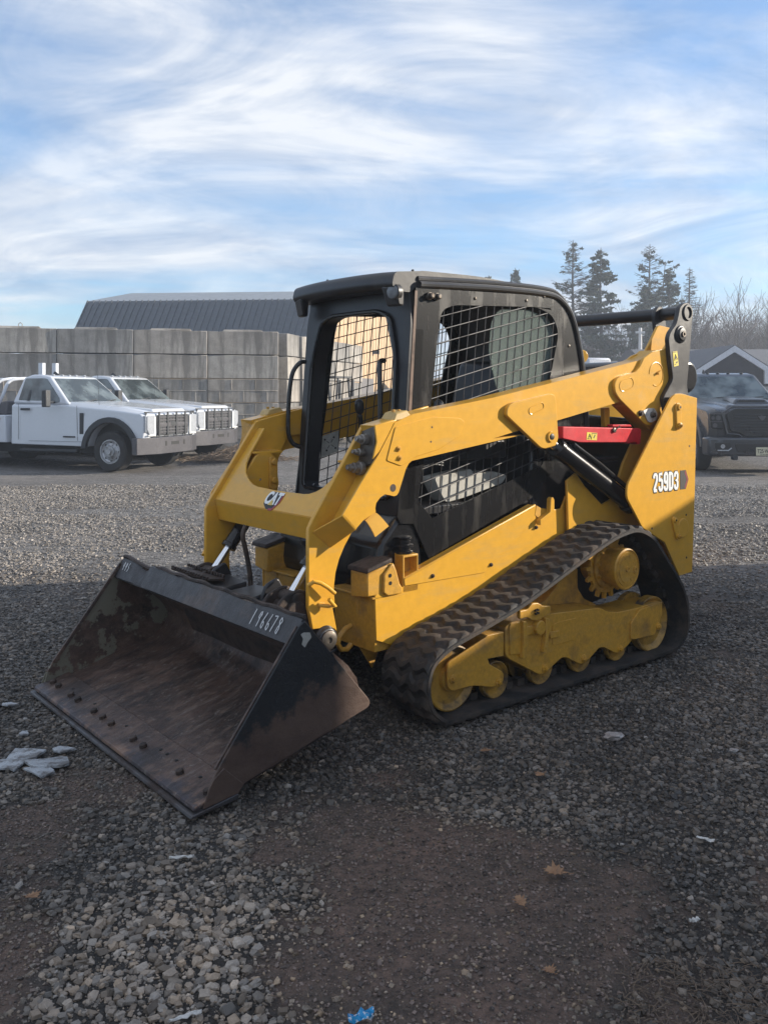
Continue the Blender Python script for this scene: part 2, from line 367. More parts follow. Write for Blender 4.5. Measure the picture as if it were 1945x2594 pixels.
def side_parts(s):
    make_track(s)
    vf = .775
    # front slide (idler carrier)
    b_ = B(s)
    b_.plate(rnd([(0.448,0.282),(0.199,0.354),(0.186,0.364),(0.072,0.362),(0.072,0.242),(0.18,0.249),(0.172,0.223),(0.072,0.164),(0.072,0.118),(0.134,0.102),(0.283,0.142),(0.416,0.143),(0.445,0.164)], [.02, .004, .01, 0, 0, 0, .01, .03, .02, .03, .03, .03, .02]), vf - .012, vf)
    b_.plate([(0.199,0.354),(0.186,0.364),(0.072,0.362),(0.072,0.242),(0.18,0.249),(0.199,0.266)], .60, vf - .012)
    fr_ = b_.done('track_frame', 'yellow_dirty', LD, .004)
    fr_['label'] = 'front slide of the track frame that carries the idler'
    # main frame with its scalloped lower edge
    b_ = B(s)
    outl = [(0.062,0.381),(0.015,0.398),(-0.061,0.397),(-0.25,0.396),(-0.682,0.363),(-0.752,0.331),(-0.846,0.314),(-0.968,0.31),(-1.249,0.316),(-1.249,0.24),(-1.17,0.135),(-0.98,0.142),(-0.931,0.114),(-0.852,0.086),(-0.805,0.1),(-0.717,0.144),(-0.677,0.148),(-0.592,0.104),(-0.536,0.087),(-0.498,0.098),(-0.406,0.146),(-0.364,0.153),(-0.27,0.115),(-0.214,0.097),(-0.179,0.105),(0.034,0.222),(0.058,0.246)]
    b_.plate(rnd(outl, .012, 3), .585, vf)
    b_.plate([(-0.949,0.237),(-1.03,0.3),(-1.249,0.314),(-1.249,0.244),(-1.173,0.135),(-0.98,0.142),(-0.946,0.152)], vf, vf + .012)
    b_.plate([(0.039,0.374),(0.029,0.395),(-0.047,0.396),(-0.047,0.321),(-0.042,0.234),(0.034,0.242)], vf, vf + .007)
    fm = b_.done('track_frame', 'yellow_dirty', LD, .006)
    for pl in ([(-0.041,0.397),(-0.065,0.394),(-0.073,0.321),(-0.07,0.269),(-0.051,0.214),(-0.032,0.218),(-0.044,0.287)], [(-0.208,0.387),(-0.234,0.38),(-0.242,0.332),(-0.229,0.281),(-0.214,0.213),(-0.193,0.217),(-0.208,0.297)]):
        B(s).plate(pl, vf, vf + .028).done('rib', 'yellow_dirty', fm, .003)
    B(s).plate([(-0.065,0.361),(-0.208,0.356),(-0.208,0.314),(-0.07,0.318)], vf, vf + .010).done('spacer_plate', 'yellow_dirty', fm, .003)
    # access cover with hinge: a fine raised edge
    b_ = B(s); cv = [(-0.289,0.336),(-0.332,0.343),(-0.481,0.341),(-0.481,0.229),(-0.301,0.23),(-0.286,0.237)]
    b_.plate(rnd(cv, .008), vf, vf + .003); b_.done('access_cover', 'yellow_dirty', fm, .001)
    B(s).plate([(-0.26,0.306),(-0.332,0.301),(-0.332,0.268),(-0.26,0.271)], vf + .003, vf + .012).done('hinge', 'yellow_dirty', fm, .003)
    # clamp eye above the frame
    b_ = B(s); b_.plate(rnd([(-0.019,0.452),(-0.075,0.451),(-0.112,0.476),(-0.157,0.472),(-0.192,0.451),(-0.252,0.443),(-0.252,0.405),(-0.197,0.394),(-0.157,0.381),(-0.108,0.392),(-0.075,0.412),(-0.019,0.411)], .01), vf + .002, vf + .022)
    b_.cyl((-.165, .775, .347), (-.165, vf + .034, .347), .036, seg=24)
    ce = b_.done('clamp_plate', 'yellow_dirty', fm, .004)
    ec = [(-0.135,0.432)][0]
    for a in range(4):
        B(s).cyl((ec[0] + .011 * math.cos(a * PI / 2 + .7), .80, ec[1] + .011 * math.sin(a * PI / 2 + .7)), (ec[0] + .011 * math.cos(a * PI / 2 + .7), vf + .036, ec[1] + .011 * math.sin(a * PI / 2 + .7)), .006, seg=8).done('pin_hole', 'ink', ce)
    # leg between frame and chassis
    B(s).plate(rnd([(-0.373,0.387),(-0.447,0.408),(-0.524,0.461),(-0.579,0.511),(-0.715,0.552),(-0.715,0.435),(-0.773,0.368),(-0.88,0.321),(-0.88,0.292),(-0.373,0.349)], .02), .53, .60).done('frame_support', 'yellow_dirty', LD, .005)
    # wheels
    def wheel(name, u, z, r, v, w=.03, hub=.035):
        b_ = B(s)
        b_.lathe((u, v - w, z), (0, 1, 0), [(r * .6, 0), (r, .002), (r, w), (r * .955, w + .003), (r * .86, w - .012), (r * .80, w - .02), (r * .42, w - .022), (r * .38, w - .004), (hub, w), (hub, w + .006)], 40)
        b_.lathe((u, .585, z), (0, 1, 0), [(r * .6, 0), (r, .002), (r, .03), (r * .6, .032)], 36)
        b_.cyl((u, .56, z), (u, v, z), .03)
        return b_.done(name, 'wheel', LD, ang=30)
    wheel('idler_wheel', .400, .196, .152, .755, .045); wheel('idler_wheel', -1.190, .190, .158, .755, .045)
    for u in (.112, -.222, -.540, -.858): wheel('roller_wheel', u, .131, .090, .757, .03, .022)
    for (u, z) in [(0.416,0.2),(0.11,0.124)]: bolt(s, 'bolt', fr_, u, vf, z)
    for (u, z) in [(-0.23,0.123),(-0.544,0.116),(-0.861,0.11),(-1.207,0.18)]: bolt(s, 'bolt', fm, u, vf + (.012 if u < -1.1 else 0), z)
    # sprocket and final drive
    uc, zc = -.880, .552
    b_ = B(s); pr = []
    for i in range(17):
        for k, (dr, da) in enumerate(((.150, -.42), (.150, -.22), (.183, -.12), (.183, .12), (.150, .22), (.150, .42))): 
            a = 2 * PI * (i + da) / 17; pr.append((uc + dr * math.cos(a), zc + dr * math.sin(a)))
    b_.plate(pr, .655, .675, holes=[circ(uc, zc, .09, 30)]); b_.plate(circ(uc, zc, .128, 40), .628, .690)
    sp_ = b_.done('drive_sprocket', 'yellow_dirty', LD, .003)
    for i in range(10):
        a = 2 * PI * i / 10 + .2; bolt(s, 'bolt', sp_, uc + .108 * math.cos(a), .690, zc + .108 * math.sin(a), .009, .014)
    b_ = B(s); b_.lathe((uc, .56, zc), (0, 1, 0), [(.095, 0), (.098, .12), (.105, .2), (.114, .225), (.114, .247), (.106, .252), (.104, .246), (.094, .245), (.093, .249), (.03, .250)], 48)
    hb = b_.done('final_drive', 'yellow_dirty', LD, ang=30)
    for (du, dz) in ((0, 0), (-.07, -.01)):
        bb = B(s); bb.lathe((uc + du, .80, zc + dz), (0, 1, 0), [(.017, 0), (.017, .018), (.009, .018), (.009, .012)], 16); bb.done('drain_plug', 'yellow_dirty', hb)
    b_ = B(s)
    for a in (1.2, 1.9, 2.6, 3.5, 4.2): b_.box((uc + .07 * math.cos(a), .810, zc + .07 * math.sin(a)), (.026, .006, .006), Matrix.Rotation(-a + .4, 3, 'Y'))
    b_.tube([(uc + .074 * math.cos(t / 10), .8115, zc + .074 * math.sin(t / 10)) for t in range(-12, 22, 2)], .002, 5); b_.done('cast_mark', 'yellow_dirty', hb)

    # --- chassis side
    vs_ = .500
    b_ = B(s)
    top = [(0.654,0.569),(0.642,0.578),(0.594,0.576),(0.583,0.559),(0.496,0.586),(0.473,0.593),(0.479,0.63),(0.468,0.635),(-0.472,0.913),(-0.479,0.9),(-0.51,0.889),(-0.63,0.87),(-0.695,0.87),(-0.724,0.916),(-0.735,0.939),(-0.782,0.927),(-0.804,0.895)]
    low = [(-.80, .80), (-.80, .34), (.50, .30), (.646, .36)]
    b_.plate(top + low, vs_ - .012, vs_)
    b_.plate([(0.473,0.593),(0.477,0.63),(0.467,0.634),(-0.472,0.913),(-0.479,0.891),(-0.472,0.834),(-0.076,0.588)], vs_, vs_ + .004)
    ch = b_.done('chassis', 'yellow', LD, .003)
    b_ = B(s)    # turned-over flange along the sill
    fl = [(0.473,0.631),(-0.469,0.909)]
    b_.hexa([(fl[0][0], vs_ - .05, fl[0][1] - .006), (fl[1][0], vs_ - .05, fl[1][1] - .006), (fl[1][0], vs_ + .006, fl[1][1] - .006), (fl[0][0], vs_ + .006, fl[0][1] - .006),
             (fl[0][0], vs_ - .05, fl[0][1]), (fl[1][0], vs_ - .05, fl[1][1]), (fl[1][0], vs_ + .006, fl[1][1]), (fl[0][0], vs_ + .006, fl[0][1])])
    b_.done('sill_flange', 'yellow', ch, .002)
    for (u, z) in [(0.293,0.619),(-0.475,0.786),(-0.12,0.624)]: bolt(s, 'bolt', ch, u, vs_ + .004, z, .007, .01, 'rust')
    # front face of the frame box and its lower gusset
    b_ = B(s); b_.hexa([(.52, .17, .30), (.648, .17, .30), (.648, .488, .30), (.52, .488, .30), (.52, .17, .545), (.648, .17, .545), (.648, .488, .566), (.52, .488, .566)])
    b_.plate([(.56, .18), (.64, .30), (.655, .565), (.50, .565), (.50, .3)], .352, .364)
    b_.box((.6, .33, .558), (.14, .34, .012)); b_.done('frame_box', 'yellow_dirty', ch, .004)
    B(s).plate([(-.79, .28), (-1.62, .36), (-1.62, .80), (-.79, .80)], .46, .495).done('lower_side_plate', 'black', ch)
    b_ = B(s); b_.tube([(.665, .33, .40), (.70, .33, .39), (.735, .33, .36), (.745, .33, .325), (.725, .33, .295), (.69, .33, .29), (.665, .33, .31)], .013, 10); b_.done('tow_hook', 'yellow_dirty', ch)
    # bump stop block
    b_ = B(s); b_.plate([(0.614,0.58),(0.61,0.669),(0.553,0.718),(0.533,0.678),(0.512,0.613),(0.496,0.591),(0.496,0.563),(0.586,0.561)], vs_, vs_ + .014)
    b_.hexa([(.56, .37, .55), (.70, .37, .55), (.70, .50, .57), (.56, .50, .57), (.55, .37, .715), (.70, .37, .68), (.70, .50, .68), (.55, .50, .715)])
    bs = b_.done('arm_stop', 'yellow_dirty', ch, .008)
    b_ = B(s); b_.hexa([(.56, .365, .718), (.715, .365, .682), (.715, .515, .682), (.56, .515, .718), (.56, .365, .742), (.715, .365, .704), (.71, .515, .704), (.56, .515, .742)]); b_.done('stop_pad', 'rust', bs, .006)
    for (u, z) in [(0.574,0.658),(0.572,0.622)]: B(s).cyl((u, vs_ + .008, z), (u, vs_ + .0155, z), .0095, seg=14).done('bolt_hole', 'ink', bs)
    # square post with rubber mount
    q = [(0.482,0.749),(0.386,0.741),(0.382,0.659),(0.479,0.643)]
    b_ = B(s); hole = [(.472, .63), (.472, .728), (.392, .728), (.392, .63)]
    b_.plate([(.482, .56), (.482, .740), (.384, .740), (.384, .56)], .40, .50, holes=[hole]); b_.box((.433, .43, .65), (.10, .03, .19)); b_.done('cab_mount_post', 'yellow_dirty', ch, .003)
    b_ = B(s); b_.lathe((.435, .45, .742), (0, 0, 1), [(.044, 0), (.046, .01), (.034, .014), (.034, .028), (.05, .034), (.05, .042), (.034, .046), (.034, .066), (.043, .072), (.043, .08), (.02, .084)], 24); b_.done('rubber_mount', 'blackgloss', ch)
    # latch bracket on the sill
    b_ = B(s); b_.plate(rnd([(-0.563,0.938),(-0.58,0.948),(-0.594,0.932),(-0.594,0.863),(-0.497,0.821),(-0.486,0.8),(-0.475,0.801),(-0.475,0.83),(-0.557,0.866)], .006), .505, .535); b_.done('latch_bracket', 'yellow', ch, .003)
    b_ = B(s); b_.plate([(-0.479,0.906),(-0.516,0.888),(-0.516,0.83),(-0.488,0.84),(-0.466,0.856)], .480, .506); b_.done('latch_recess', 'yellow_dirty', ch)

    # --- rear tower
    tw = rnd([(-1.032,0.998),(-1.467,1.492),(-1.523,1.521),(-1.587,1.52),(-1.755,1.493),(-1.737,1.136),(-1.73,0.924),(-1.718,0.721),(-1.699,0.417),(-1.559,0.411),(-1.405,0.631),(-1.179,0.739),(-1.093,0.847),(-1.026,0.927)], [.03, .03, .03, .02, .003, 0, 0, 0, .004, 0, 0, .02, .02, .03])
    b_ = B(s); b_.plate(tw, .688, .702)
    t_ = b_.done('rear_tower', 'yellow', LD, .004)
    b_ = B(s)
    b_.plate([(-.72, .60), (-.70, 1.03), (-.78, 1.07), (-.86, .99), (-1.02, .87), (-1.12, .90), (-1.22, 1.10), (-1.50, 1.46), (-1.70, 1.42), (-1.68, .42), (-1.3, .42)], .520, .536)
    b_.hexa([(-1.72, .50, .42), (-1.69, .50, .42), (-1.69, .69, .42), (-1.72, .69, .42), (-1.755, .50, 1.44), (-1.73, .50, 1.44), (-1.73, .69, 1.44), (-1.755, .69, 1.44)])
    b_.done('inner_tower_plate', 'yellow', t_, .004)
    # pin keepers on the tower
    def keeper(pts, r0, circ_=None):
        b_ = B(s); (a, c) = pts
        dx, dz = c[0] - a[0], c[1] - a[1]; L = math.hypot(dx, dz)
        b_.plate(slot((a[0] + c[0]) / 2, (a[1] + c[1]) / 2, L, r0 * 2, math.atan2(dz, dx)), .702, .716)
        for p in pts: b_.cyl((p[0], .716, p[1]), (p[0], .726, p[1]), r0 * .72, seg=20)
        if circ_: b_.plate(circ(circ_[0], circ_[1], circ_[2], 36), .702, .711)
        k = b_.done('pin_keeper', 'yellow', t_, .003)
        B(s).cyl((a[0], .722, a[1]), (a[0], .7275, a[1]), r0 * .3, seg=12).done('grease_fitting', 'ink', k)
        bolt(s, 'bolt', k, c[0], .724, c[1], .010, .012)
    keeper([(-1.532,1.438),(-1.538,1.327)], .026)
    keeper([(-1.489,0.757),(-1.525,0.656)], .021, (-1.588, .700, .058))
    for (u, z) in [(-1.631,0.776),(-1.635,0.514),(-1.271,0.727),(-1.667,1.197)]: B(s).cyl((u, .700, z), (u, .7035, z), .0065, seg=12).done('bolt_hole', 'ink', t_)
    # --- black rear link
    lk = rnd([(-1.63,2.023),(-1.637,2.052),(-1.673,2.079),(-1.724,2.092),(-1.769,2.073),(-1.784,2.032),(-1.773,1.949),(-1.754,1.808),(-1.732,1.659),(-1.717,1.577),(-1.761,1.412),(-1.615,1.252),(-1.516,1.335),(-1.46,1.496),(-1.565,1.608),(-1.537,1.737),(-1.516,1.856),(-1.537,1.897),(-1.601,1.949)], .025)
    b_ = B(s); b_.plate(lk, .625, .655)
    b_.plate(rnd([(-1.66, 1.82), (-1.63, 2.03), (-1.68, 2.085), (-1.74, 2.06), (-1.77, 1.9), (-1.75, 1.5), (-1.60, 1.35), (-1.52, 1.62), (-1.60, 1.74)], .03), .455, .480)
    bp_ = [(-1.643,1.887)][0]; b_.lathe((bp_[0], .655, bp_[1]), (0, 1, 0), [(.056, 0), (.054, .008), (.042, .012), (.040, .02), (.024, .022)], 32)
    L_ = b_.done('lift_link', 'black', LD, .004)
    bb = B(s); bb.lathe((bp_[0], .67, bp_[1]), (0, 1, 0), [(.017, 0), (.017, .014), (.010, .014), (.010, .008)], 20); bb.done('pin', 'steel', L_)
    tp = [(-1.721,2.026)][0]
    bb = B(s); bb.lathe((tp[0], .62, tp[1]), (0, 1, 0), [(.052, 0), (.052, .038), (.048, .045), (.036, .045), (.034, .02)], 32); bb.done('boss', 'black', L_)
    if s > 0:
        lb = B(); lb.plate([(-1.558,1.776),(-1.605,1.783),(-1.622,1.694),(-1.572,1.685)], .655, .657); lb.done('warning_label', 'label', L_)
        lb = B(); lb.tube([(p[0], .6575, p[1]) for p in [(-1.574,1.725),(-1.585,1.762),(-1.608,1.732),(-1.574,1.725)]], .0016, 4)
        for pl in ([(-1.581,1.744),(-1.586,1.754),(-1.595,1.746),(-1.595,1.734),(-1.582,1.732)], [(-1.591,1.714),(-1.608,1.722),(-1.609,1.709),(-1.595,1.706)], [(-1.561,1.773),(-1.602,1.779),(-1.604,1.776),(-1.562,1.77)], [(-1.578,1.701),(-1.592,1.703),(-1.594,1.699),(-1.579,1.697)]): lb.plate(pl, .657, .6578)
        lb.done('label_symbol', 'ink', L_)
    # --- rear transverse round casing seen behind the link
    # --- loader arm
    A0, A1 = .487, .600
    outer = [(0.917,0.984),(0.818,1.113),(0.711,1.244),(0.637,1.353),(0.617,1.386),(0.504,1.424),(-0.04,1.5),(-0.612,1.599),(-1.284,1.718),(-1.392,1.751),(-1.46,1.785),(-1.453,1.496),(-1.102,1.472),(-0.535,1.373),(-0.228,1.327),(-0.04,1.292),(-0.258,1.304),(0.512,1.204),(0.53,1.193),(0.549,1.168),(0.593,1.061),(0.604,1.049),(0.621,1.045),(0.647,1.052),(0.676,1.058),(0.703,1.046),(0.727,1.023),(0.733,0.999),(0.73,0.982),(0.803,0.949),(0.847,0.912),(0.846,0.913)]
    full = [(0.734,1.375),(0.723,1.349),(0.717,1.298),(0.742,1.227),(0.917,0.984)]
    b_ = B(s)
    tail = outer[5:]                       # from the stop bracket backwards and round
    front_in = [(.905, .93), (.73, 1.16), (.66, 1.27), (.640, 1.375)]     # sunken front web
    web = [(.640, 1.372), (.640, 1.25), (.895, .945)] + [outer[-1]] + outer[:0]
    body = [outer[-1]] + [(.895, .940), (.700, 1.215), (.700, 1.30), (.733, 1.374)] + outer[5:-1]
    b_.plate(body, A0, A1 - .010)
    b_.plate(rnd(outer, [0, 0, 0, .02, .01] + [0] * (len(outer) - 5)), A1 - .010, A1)
    arm = b_.done('loader_arm', 'yellow', LD, .004)
    # beam side up to the valve block
    b_ = B(s); b_.plate([(.734, 1.376), (.722, 1.30), (.745, 1.22), (.70, 1.26), (.60, 1.40)], A1 - .012, A1 - .003); b_.done('beam_nose', 'yellow', arm, .003)
    # inner plate running down to the bucket hinge
    legp = [(1.021,0.915),(1.013,0.932),(0.996,0.96),(0.713,1.37),(0.705,1.374),(0.52,1.406)]
    ll = [(0.786,0.868),(0.82,0.82),(0.85,0.766),(0.871,0.706),(0.88,0.641),(0.874,0.545),(0.887,0.547),(0.863,0.437),(0.88,0.45),(0.905,0.461),(0.999,0.467),(1.01,0.519),(1.022,0.568),(1.021,0.778)]
    b_ = B(s); b_.plate(rnd(legp[:4] + [(.30, 1.46), (.30, 1.30), (.50, 1.28)] + ll, [0, .03, .03] + [0] * 40), .462, .485)
    lg = b_.done('arm_leg', 'yellow', arm, .004)
    # closing cap under the beam nose
    c1 = [(1.003,0.902),(0.902,0.82)]; c2 = [(0.921,0.981),(0.846,0.909)]
    b_ = B(s); P0 = (c1[0][0], .485, c1[0][1]); P1 = (c1[1][0], .485, c1[1][1]); P2 = (c2[1][0], .60, c2[1][1]); P3 = (c2[0][0], .60, c2[0][1])
    dd = Vector((-.01, 0, .008)); b_.hexa([P0, P1, P2, P3] + [Vector(p) + dd for p in (P0, P1, P2, P3)]); b_.done('end_cap', 'yellow', arm, .004)
    # front valve block with couplers
    b_ = B(s); b_.hexa([(.690, .478, 1.185), (.745, .478, 1.175), (.735, .588, 1.20), (.680, .588, 1.2), (.655, .478, 1.372), (.715, .478, 1.371), (.732, .590, 1.374), (.66, .590, 1.374)])
    vb = b_.done('coupler_block', 'yellow_dirty' if s < 0 else 'steel', arm, .005)
    if s > 0:
        for (x, y, z, r) in ((.730, .535, 1.305, .024), (.735, .515, 1.245, .018), (.765, .515, 1.175, .024)):
            bb = B(s); bb.lathe((x - .02, y, z), (1, 0, .12), [(r * 1.35, 0), (r * 1.35, .02), (r, .022), (r, .05), (r * .75, .052), (r * .7, .07), (r * .5, .072), (r * .5, .085)], 18); bb.done('hydraulic_coupler', 'coupler', vb, ang=30)
    # stop bracket on top
    b_ = B(s); b_.hexa([(.622, .50, 1.40), (.505, .50, 1.415), (.505, .595, 1.405), (.622, .595, 1.39), (.60, .505, 1.432), (.53, .505, 1.445), (.53, .59, 1.442), (.60, .59, 1.43)])
    sb = b_.done('stop_bracket', 'tan', arm, .006)
    for x in (.55, .585): B(s).cyl((x, .55, 1.435), (x, .55, 1.446), .008, seg=8).done('bolt', 'yellow_dirty', sb)
    # lapped reinforcement plates
    b_ = B(s); b_.plate(rnd([(0.617,1.365),(0.492,1.39),(0.382,1.409),(0.203,1.4),(0.167,1.38),(0.212,1.307),(0.344,1.25),(0.492,1.222),(0.525,1.205),(0.581,1.183),(0.669,1.212)], .012), A1, A1 + .004); b_.done('lap_plate', 'yellow', arm, .002)
    g = rnd([(-0.115,1.445),(-0.131,1.462),(-0.161,1.474),(-0.457,1.52),(-0.486,1.513),(-0.497,1.491),(-0.519,1.281),(-0.497,1.239),(-0.406,1.225),(-0.371,1.234),(-0.11,1.408)], .012)
    sl = [slot(*(lambda p: (p[0], p[1]))([(-0.353,1.442)][0]), .085, .034, math.atan2(.26, -1) + PI)]
    b_ = B(s); b_.plate(g, A1, A1 + .026); gp = b_.done('cylinder_gusset', 'yellow', arm, .004)
    b_ = B(s); st = slot(*([(-0.338,1.442)][0]), .085, .036, math.atan2(.30, -1) + PI, 8); b_.tube([(p[0], A1 + .026, p[1]) for p in st + [st[0]]], .0035, 6); b_.done('slot_bead', 'yellow', gp)
    pc = [(-0.453,1.289)][0]
    bb = B(s); bb.lathe((pc[0], .50, pc[1]), (0, 1, 0), [(.03, 0), (.03, .128), (.028, .136), (.018, .136), (.016, .13)], 24); bb.done('pin', 'yellow', gp)
    bb = B(s); bb.lathe((pc[0], .635, pc[1]), (0, 1, 0), [(.016, 0), (.016, .004), (.008, .006)], 16); bb.done('pin_centre', 'ink', gp)
    rp = rnd([(-1.021,1.573),(-1.038,1.603),(-1.082,1.622),(-1.223,1.648),(-1.269,1.68),(-1.309,1.732),(-1.39,1.77),(-1.521,1.792),(-1.561,1.824),(-1.592,1.902),(-1.599,1.756),(-1.609,1.626),(-1.535,1.52),(-1.445,1.368),(-1.383,1.325),(-1.329,1.332),(-1.069,1.489),(-1.029,1.527)], [.02, .02, .02, .01, .01, .01, .02, .01, .02, .0, .0, .02, .01, .03, .03, .03, .02, .02])
    b_ = B(s); b_.plate(rp, A1, A1 + .022); rpl = b_.done('rear_arm_plate', 'yellow', arm, .004)
    ip = rnd([(-1.36,1.753),(-1.497,1.785),(-1.546,1.84),(-1.624,1.941),(-1.656,1.952),(-1.77,1.941),(-1.755,1.764),(-1.787,1.629),(-1.711,1.52),(-1.567,1.33),(-1.428,1.366),(-1.241,1.488),(-1.241,1.686)], .01)
    b_ = B(s); b_.plate(ip, .488, .505); b_.plate([(-1.19, 1.60), (-1.30, 1.645), (-1.42, 1.60), (-1.52, 1.40), (-1.40, 1.30), (-1.15, 1.45)], .505, A1); b_.done('inner_arm_plate', 'yellow', arm, .003)
    # ring and slot beads on the rear plate
    b_ = B(s); cc = [(-1.434,1.638)][0]
    b_.tube([(cc[0] + .072 * math.cos(t), A1 + .022, cc[1] + .072 * math.sin(t)) for t in [2 * PI * i / 40 for i in range(34)]], .0035, 6)
    c2_ = [(-1.135,1.574)][0]; st = slot(c2_[0], c2_[1], .075, .062, math.atan2(.26, -1) + PI, 8); b_.tube([(p[0], A1 + .022, p[1]) for p in st + [st[0]]], .003, 6)
    b_.box((cc[0] - .018, A1 + .03, cc[1] + .01), (.034, .018, .014), Matrix.Rotation(R(25), 3, 'Y')); b_.done('weld_bead', 'yellow', rpl)
    # pin with zinc retainer
    b_ = B(s); b_.plate(rnd([(-1.287,1.418),(-1.347,1.433),(-1.402,1.432),(-1.436,1.4),(-1.429,1.364),(-1.374,1.346),(-1.341,1.35)], .01), .624, .632); zr = b_.done('pin_retainer', 'zinc', rpl, .002)
    q = [(-1.376,1.393)][0]; bb = B(s); bb.lathe((q[0], .632, q[1]), (0, 1, 0), [(.019, 0), (.019, .006), (.014, .010), (.014, .02), (.006, .022)], 18); bb.done('pin_head', 'steel', zr)
    q = [(-1.269,1.403)][0]; bb = B(s); bb.lathe((q[0], .620, q[1]), (0, 1, 0), [(.018, 0), (.018, .014), (.009, .016), (.009, .022)], 18); bb.done('pin_head', 'rust', zr)
    for (u, z) in [(0.599,1.264),(0.592,1.221)]: bolt(s, 'bolt', arm, u, A1 + .004, z, .0085, .010)
    for (u, z) in [(0.388,1.359),(0.395,1.29)]: B(s).cyl((u, A1 + .003, z), (u, A1 + .0048, z), .005, seg=10).done('plug_hole', 'rust', arm)
    q = [(0.628,1.084)][0]; B(s).cyl((q[0], A1 - .004, q[1]), (q[0], A1 + .0006, q[1]), .018, seg=20).done('lightening_hole', 'rust', arm)
    # curved flap under the arm
    f = [(0.784,0.947),(0.73,0.981)]; b_ = B(s)
    ax, az = f[0]; bx, bz = f[1]; rows = []
    for k in range(6):
        t = k / 5; dv = .02 - .10 * t * 1.0; dz = -.075 * t ** 1.3 
        rows.append([(ax - .035 * t, .605 + .03 * t - .02, az + dz), (bx - .06 * t, .605 + .03 * t - .02, bz + dz * .9)])
    for r0, r1 in zip(rows, rows[1:]):
        b_.hexa([r0[0], r0[1], r1[1], r1[0]] + [(p[0], p[1] + .006, p[2]) for p in (r0[0], r0[1], r1[1], r1[0])])
    b_.done('arm_flap', 'yellow', arm, 0)
    # hose hooks on the leg
    h1 = [(1.024,0.668),(1.006,0.685),(0.978,0.677),(0.942,0.654),(0.904,0.622)]; h2 = [(1.01,0.564),(0.967,0.573),(0.927,0.567),(0.905,0.566),(0.94,0.601)]
    b_ = B(s); b_.tube([(h1[0][0], .486, h1[0][1]), (h1[1][0], .505, h1[1][1]), (h1[2][0], .515, h1[2][1]), (h1[3][0], .520, h1[3][1]), (h1[4][0], .523, h1[4][1])], .0095, 10); b_.done('hose_hook', 'yellow', lg)
    b_ = B(s); b_.tube([(h2[1][0], .486, h2[1][1]), (h2[2][0] + .004, .512, h2[2][1]), (h2[3][0], .525, h2[3][1]), (h2[4][0], .528, h2[4][1])], .0095, 10); b_.done('hose_hook', 'yellow', lg)
    # lift cylinder
    e0 = Vector((pc[0], .565, pc[1])); e1 = Vector((-1.17, .60, .885)); d = (e1 - e0)
    b_ = B(s); b_.cyl(e0 + d * .16, e1, .050, seg=28); b_.cyl(e0 + d * .15, e0 + d * .19, .055, seg=28); b_.cyl(e1, e1 + d * .06, .06, seg=24)
    lc = b_.done('lift_cylinder', 'blackgloss', LD, .004)
    B(s).cyl(e0, e0 + d * .17, .030, seg=24).done('cylinder_rod', 'chrome', lc)
    B(s).tube([e0 + d * .3 + Vector((.0, .03, .07)), e0 + d * .6 + Vector((0, .03, .075)), e0 + d * .95 + Vector((.0, .03, .065))], .014, 10).done('hydraulic_line', 'blackgloss', lc)
    # tilt cylinder
    t0 = Vector((.80, .36, .90)); t1 = Vector((1.045, .36, .592)); d = t1 - t0
    b_ = B(s); b_.cyl(t0, t0 + d * .58, .036, seg=24); b_.cyl(t0 + d * .54, t0 + d * .60, .041, seg=24); b_.cyl(t0 + Vector((0, -.05, 0)), t0 + Vector((0, .05, 0)), .045, seg=20)
    tc = b_.done('tilt_cylinder', 'blackgloss', LD, .003)
    B(s).cyl(t0 + d * .58, t1, .019, seg=20).done('cylinder_rod', 'chrome', tc)
side_parts(1); side_parts(-1)

# --- rear cross tube between the lift links, rear casing
b_ = B(); tp = [(-1.721,2.026)][0]; b_.cyl((tp[0], -.64, tp[1]), (tp[0], .64, tp[1]), .040, seg=32, cap=True); b_.done('link_cross_tube', 'black', LD)
b_ = B(); b_.cyl((-1.835, -.60, 1.63), (-1.835, .60, 1.63), .108, seg=36); b_.done('rear_cross_tube', 'blackgloss', LD, .03, seg=4)
# --- red lift arm brace (only on the left)
rb = rnd([(-0.572,1.34),(-0.719,1.335),(-1.282,1.313),(-1.298,1.302),(-1.291,1.221),(-1.262,1.216),(-1.246,1.23),(-1.19,1.23),(-1.171,1.223),(-1.151,1.233),(-0.719,1.248),(-0.572,1.275)], .006)
b_ = B(); b_.plate(rb, .56, .612); rbp = b_.done('arm_brace', 'red', LD, .004)
lb = B(); lb.plate([(-0.78,1.304),(-0.872,1.297),(-0.868,1.255),(-0.775,1.262)], .612, .6135); lb.done('warning_label', 'label', rbp)
lb = B(); lb.tube([(p[0], .614, p[1]) for p in [(-0.784,1.267),(-0.802,1.294),(-0.82,1.266),(-0.784,1.267)]], .0016, 4)
for pl in ([(-0.797,1.277),(-0.803,1.286),(-0.81,1.275),(-0.806,1.271)], [(-0.834,1.269),(-0.849,1.288),(-0.855,1.285),(-0.841,1.267)], [(-0.826,1.297),(-0.869,1.294),(-0.867,1.291),(-0.826,1.294)], [(-0.822,1.296),(-0.824,1.296),(-0.821,1.26),(-0.819,1.26)]): lb.plate(pl, .6135, .6143)
lb.done('label_symbol', 'ink', rbp)
b_ = B(); b_.plate([(-1.027,1.341),(-1.199,1.337),(-1.212,1.325),(-1.027,1.329)], .565, .605); b_.done('brace_cap', 'red', rbp, .002)
q = [(-1.025,1.308)][0]; b_ = B(); b_.lathe((q[0], .612, q[1]), (0, 1, 0), [(.014, 0), (.014, .01), (.008, .012)], 14); b_.cyl((q[0], .622, q[1]), (q[0] - .035, .63, q[1] + .025), .004, seg=8); b_.done('lock_pin', 'steel', rbp)
